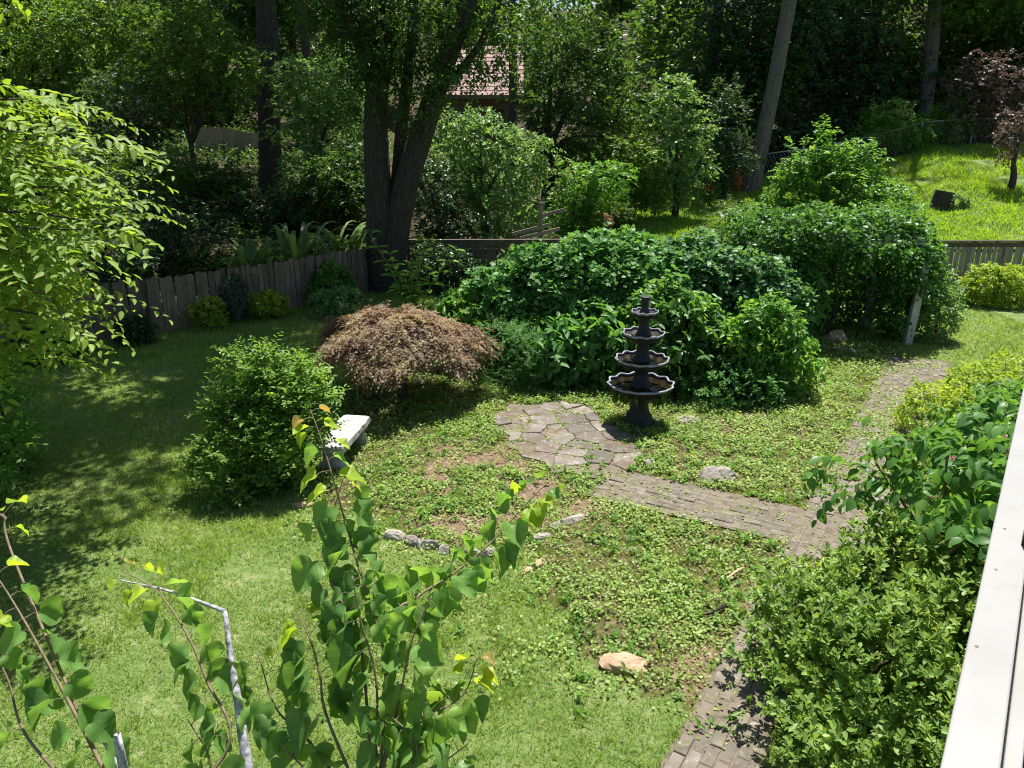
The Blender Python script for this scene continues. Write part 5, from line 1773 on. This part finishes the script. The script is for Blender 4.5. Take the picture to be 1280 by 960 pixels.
# ================================================================== REDBUD BRANCHES IN FRONT
def heart(fold, curl, wave):
    """heart shaped leaf, unit length, folded along the midrib and curled down at the tip"""
    half = [(0, 0), (.14, -.1), (.3, -.11), (.45, -.02), (.52, .15), (.5, .33), (.41, .52), (.28, .7), (.13, .87), (0, 1.0)]
    rows_ = [(0, 0, 0)]
    V, F = [], []
    mid = [(0, .0), (0, .06), (0, .12), (0, .2), (0, .28), (0, .4), (0, .54), (0, .7), (0, .86), (0, 1.0)]
    def lift(x_, y_):
        return abs(x_) * fold - curl * y_ * y_ + wave * math.sin(9 * y_ + 3 * x_) * abs(x_)
    for (a, b) in mid: V.append((a, b, lift(a, b)))
    for s in (1, -1):
        n0 = len(V)
        for m_ in (.55, 1.0):
            for i, (a, b) in enumerate(half[1:-1], 1):
                xx = a * m_
                yy = mid[i][1] + (b - mid[i][1]) * m_
                V.append((s * xx, yy, lift(s * xx, yy)))
        k = 8
        def inner(i): return n0 + i - 1
        def outer(i): return n0 + k + i - 1
        T = []
        T.append((0, inner(1), 1)); T.append((0, outer(1), inner(1)))
        for i in range(1, 8):
            T += [(i, inner(i), inner(i + 1)), (i, inner(i + 1), i + 1), (inner(i), outer(i), outer(i + 1)), (inner(i), outer(i + 1), inner(i + 1))]
        T += [(8, inner(8), 9), (inner(8), outer(8), 9)]
        F += [q if s > 0 else q[::-1] for q in T]
    return V, F


HEARTS = [heart(.4, .25, .2), heart(.8, .15, .15), heart(.3, .45, .25), heart(1.2, .3, .12), heart(.6, .05, .3)]
HM = {}
for key in ("redbud", "redbud_y", "redbud_o"):
    HM[key] = []
    for V, F in HEARTS:
        me = bpy.data.meshes.new("leaf")
        me.from_pydata(V, [], F)
        me.polygons.foreach_set("use_smooth", [True] * len(me.polygons))
        me.materials.append(G[key])
        me.update()
        HM[key].append(me)

RB = random.Random(77)


def redbud(name, label, base, joint, stems):
    t = thing(name, label, "tree", base)
    off = Vector(base)
    J = Vector(joint)
    MB().tube(curve_pts([Vector(base) - Vector((0, 0, .1)), Vector(base).lerp(J, .5) + Vector((.05, .03, 0)), J], 10), np.linspace(.045, .022, 11), 8, .06).build("trunk", M_bark_dark, t, True)
    for S in stems:
        pts = [cd(px, py, D) for px, py, D in S["p"]]
        pts = pts + [J]
        C_ = curve_pts(pts, 40)
        r0 = S.get("r", .008) * .62
        MB().tube(C_, np.linspace(.0014, r0, 41), 6).build("branch", M_twig, t, True)
        n_end = int(40 * (len(S["p"]) - 1) / (len(pts) - 1)) if S.get("stop", True) else 40
        m = S["n"]
        for k in range(m):
            f = (k + .4) / m
            i = min(39, f * n_end)
            q = C_[int(i)].lerp(C_[int(i) + 1], i - int(i))
            tan = (C_[int(i) + 1] - C_[int(i)]).normalized()
            side = tan.cross(Vector((0, -.3, 1))).normalized() * (1 if k % 2 else -1)
            young = f < S.get("y", .3)
            size = S["s"] * .68 * (.42 + .75 * min(1, f * 2.2)) * RB.uniform(.8, 1.15)
            pet = q + side * RB.uniform(.02, .045) + Vector((0, 0, RB.uniform(-.005, .02)))
            hang = RB.uniform(.05, .6) if young else RB.uniform(.6, 1.7)
            d_ = Vector((side.x * .8 + RB.gauss(0, .25), side.y * .8 - .1 + RB.gauss(0, .25), -hang)).normalized()
            if young:
                nn = Vector((RB.gauss(0, .3), RB.gauss(0, .3) + .15, 1))
            else:
                nn = Vector((side.x * .6 + RB.gauss(0, .5), -.45 + RB.gauss(0, .45), .8))
            nn = (nn - d_ * nn.dot(d_)).normalized()
            X_ = d_.cross(nn)
            key = "redbud_o" if (f < .05 and S.get("tip")) else ("redbud_y" if young and RB.random() < .8 else "redbud")
            o = link("leaf", RB.choice(HM[key]), t)
            M_ = Matrix(((X_.x, d_.x, nn.x), (X_.y, d_.y, nn.y), (X_.z, d_.z, nn.z))) * size
            o.matrix_local = Matrix.Translation(pet - off) @ M_.to_4x4()
            MB().tube([q, q.lerp(pet, .6) + Vector((0, 0, .004)), pet], [.0013, .0011, .0011], 4).build("petiole", M_twig, t)


Jc = cd(470, 1040, 2.05)
redbud("redbud_tree", "redbud branches with heart shaped leaves in the middle foreground", (Jc.x, Jc.y + .05, 0), Jc, [
    dict(p=[(388, 512, 2.25), (405, 560, 2.22), (428, 640, 2.18), (447, 705, 2.14), (468, 770, 2.1), (482, 850, 2.08)], n=34, s=.105, y=.36, tip=True),
    dict(p=[(690, 598, 2.3), (655, 632, 2.28), (612, 680, 2.24), (565, 718, 2.2), (520, 748, 2.15), (490, 790, 2.1)], n=34, s=.115, y=.3),
    dict(p=[(596, 822, 2.1), (583, 862, 2.1), (555, 885, 2.08), (512, 893, 2.06), (485, 925, 2.05)], n=22, s=.115, y=.22, tip=True),
    dict(p=[(372, 768, 2.1), (388, 800, 2.08), (400, 845, 2.06), (410, 900, 2.05)], n=22, s=.105, y=.25),
    dict(p=[(440, 720, 2.0), (452, 780, 2.0), (470, 850, 2.0), (470, 940, 2.0)], n=11, s=.12, y=0),
    dict(p=[(540, 745, 2.0), (515, 800, 2.0), (500, 870, 2.0), (480, 960, 2.0)], n=12, s=.12, y=0),
    dict(p=[(322, 815, 2.2), (345, 885, 2.15), (385, 925, 2.1)], n=12, s=.1, y=.2),
    dict(p=[(470, 880, 1.98), (520, 930, 1.98), (500, 985, 2.0)], n=11, s=.12, y=0),
    dict(p=[(350, 930, 2.05), (380, 960, 2.03), (420, 1000, 2.03)], n=9, s=.11, y=0),
    dict(p=[(428, 600, 2.2), (408, 680, 2.17), (420, 740, 2.12), (450, 800, 2.08)], n=12, s=.11, y=.1),
    dict(p=[(585, 930, 2.05), (545, 960, 2.04), (500, 1000, 2.04)], n=9, s=.11, y=0),
])
Jl = cd(170, 1060, 2.0)
redbud("redbud_tree", "redbud shoots with heart shaped leaves at the lower left corner", (Jl.x, Jl.y + .05, 0), Jl, [
    dict(p=[(-25, 690, 2.2), (15, 750, 2.18), (55, 820, 2.12), (90, 885, 2.08), (128, 960, 2.03)], n=19, s=.11, y=.3, r=.011),
    dict(p=[(150, 712, 2.25), (195, 738, 2.22), (232, 790, 2.16), (258, 850, 2.12), (285, 935, 2.06)], n=24, s=.1, y=.34, tip=True),
    dict(p=[(-20, 790, 2.1), (10, 850, 2.08), (40, 930, 2.05)], n=8, s=.11, y=.1),
    dict(p=[(235, 900, 2.1), (262, 950, 2.06), (250, 1000, 2.04)], n=6, s=.11, y=0),
    dict(p=[(-30, 650, 2.4), (5, 645, 2.35), (18, 700, 2.3)], n=5, s=.07, y=1),
])

# snapped lichen covered branch
p = [cd(150, 725, 2.35), cd(215, 740, 2.28), cd(281, 764, 2.2)]
q = [cd(281, 764, 2.2), cd(290, 830, 2.15), cd(300, 895, 2.1), cd(311, 975, 2.05), cd(318, 1100, 2.05)]
base = Vector((q[-1].x, q[-1].y, 0))
t = thing("snapped_branch", "bare whitish lichen covered branch bent over at a sharp angle", "branch", tuple(base))
MB().tube(curve_pts(q + [base], 40), np.linspace(.0062, .021, 41), 10, .22).build("stem", M_lichen, t, True)
MB().tube(curve_pts(p, 20), np.linspace(.002, .0062, 21), 8, .2).build("bent_tip", M_lichen, t, True)
a = [cd(115, 911, 2.1), cd(135, 935, 2.08), cd(152, 965, 2.05), cd(165, 1000, 2.05)]
base = Vector((a[-1].x, a[-1].y, 0))
tag(MB().tube(curve_pts(a + [base], 24), np.linspace(.003, .012, 25), 8, .16).build("dead_twig", M_lichen, None, True), "short bare grey twig poking up at the bottom left", "twig")
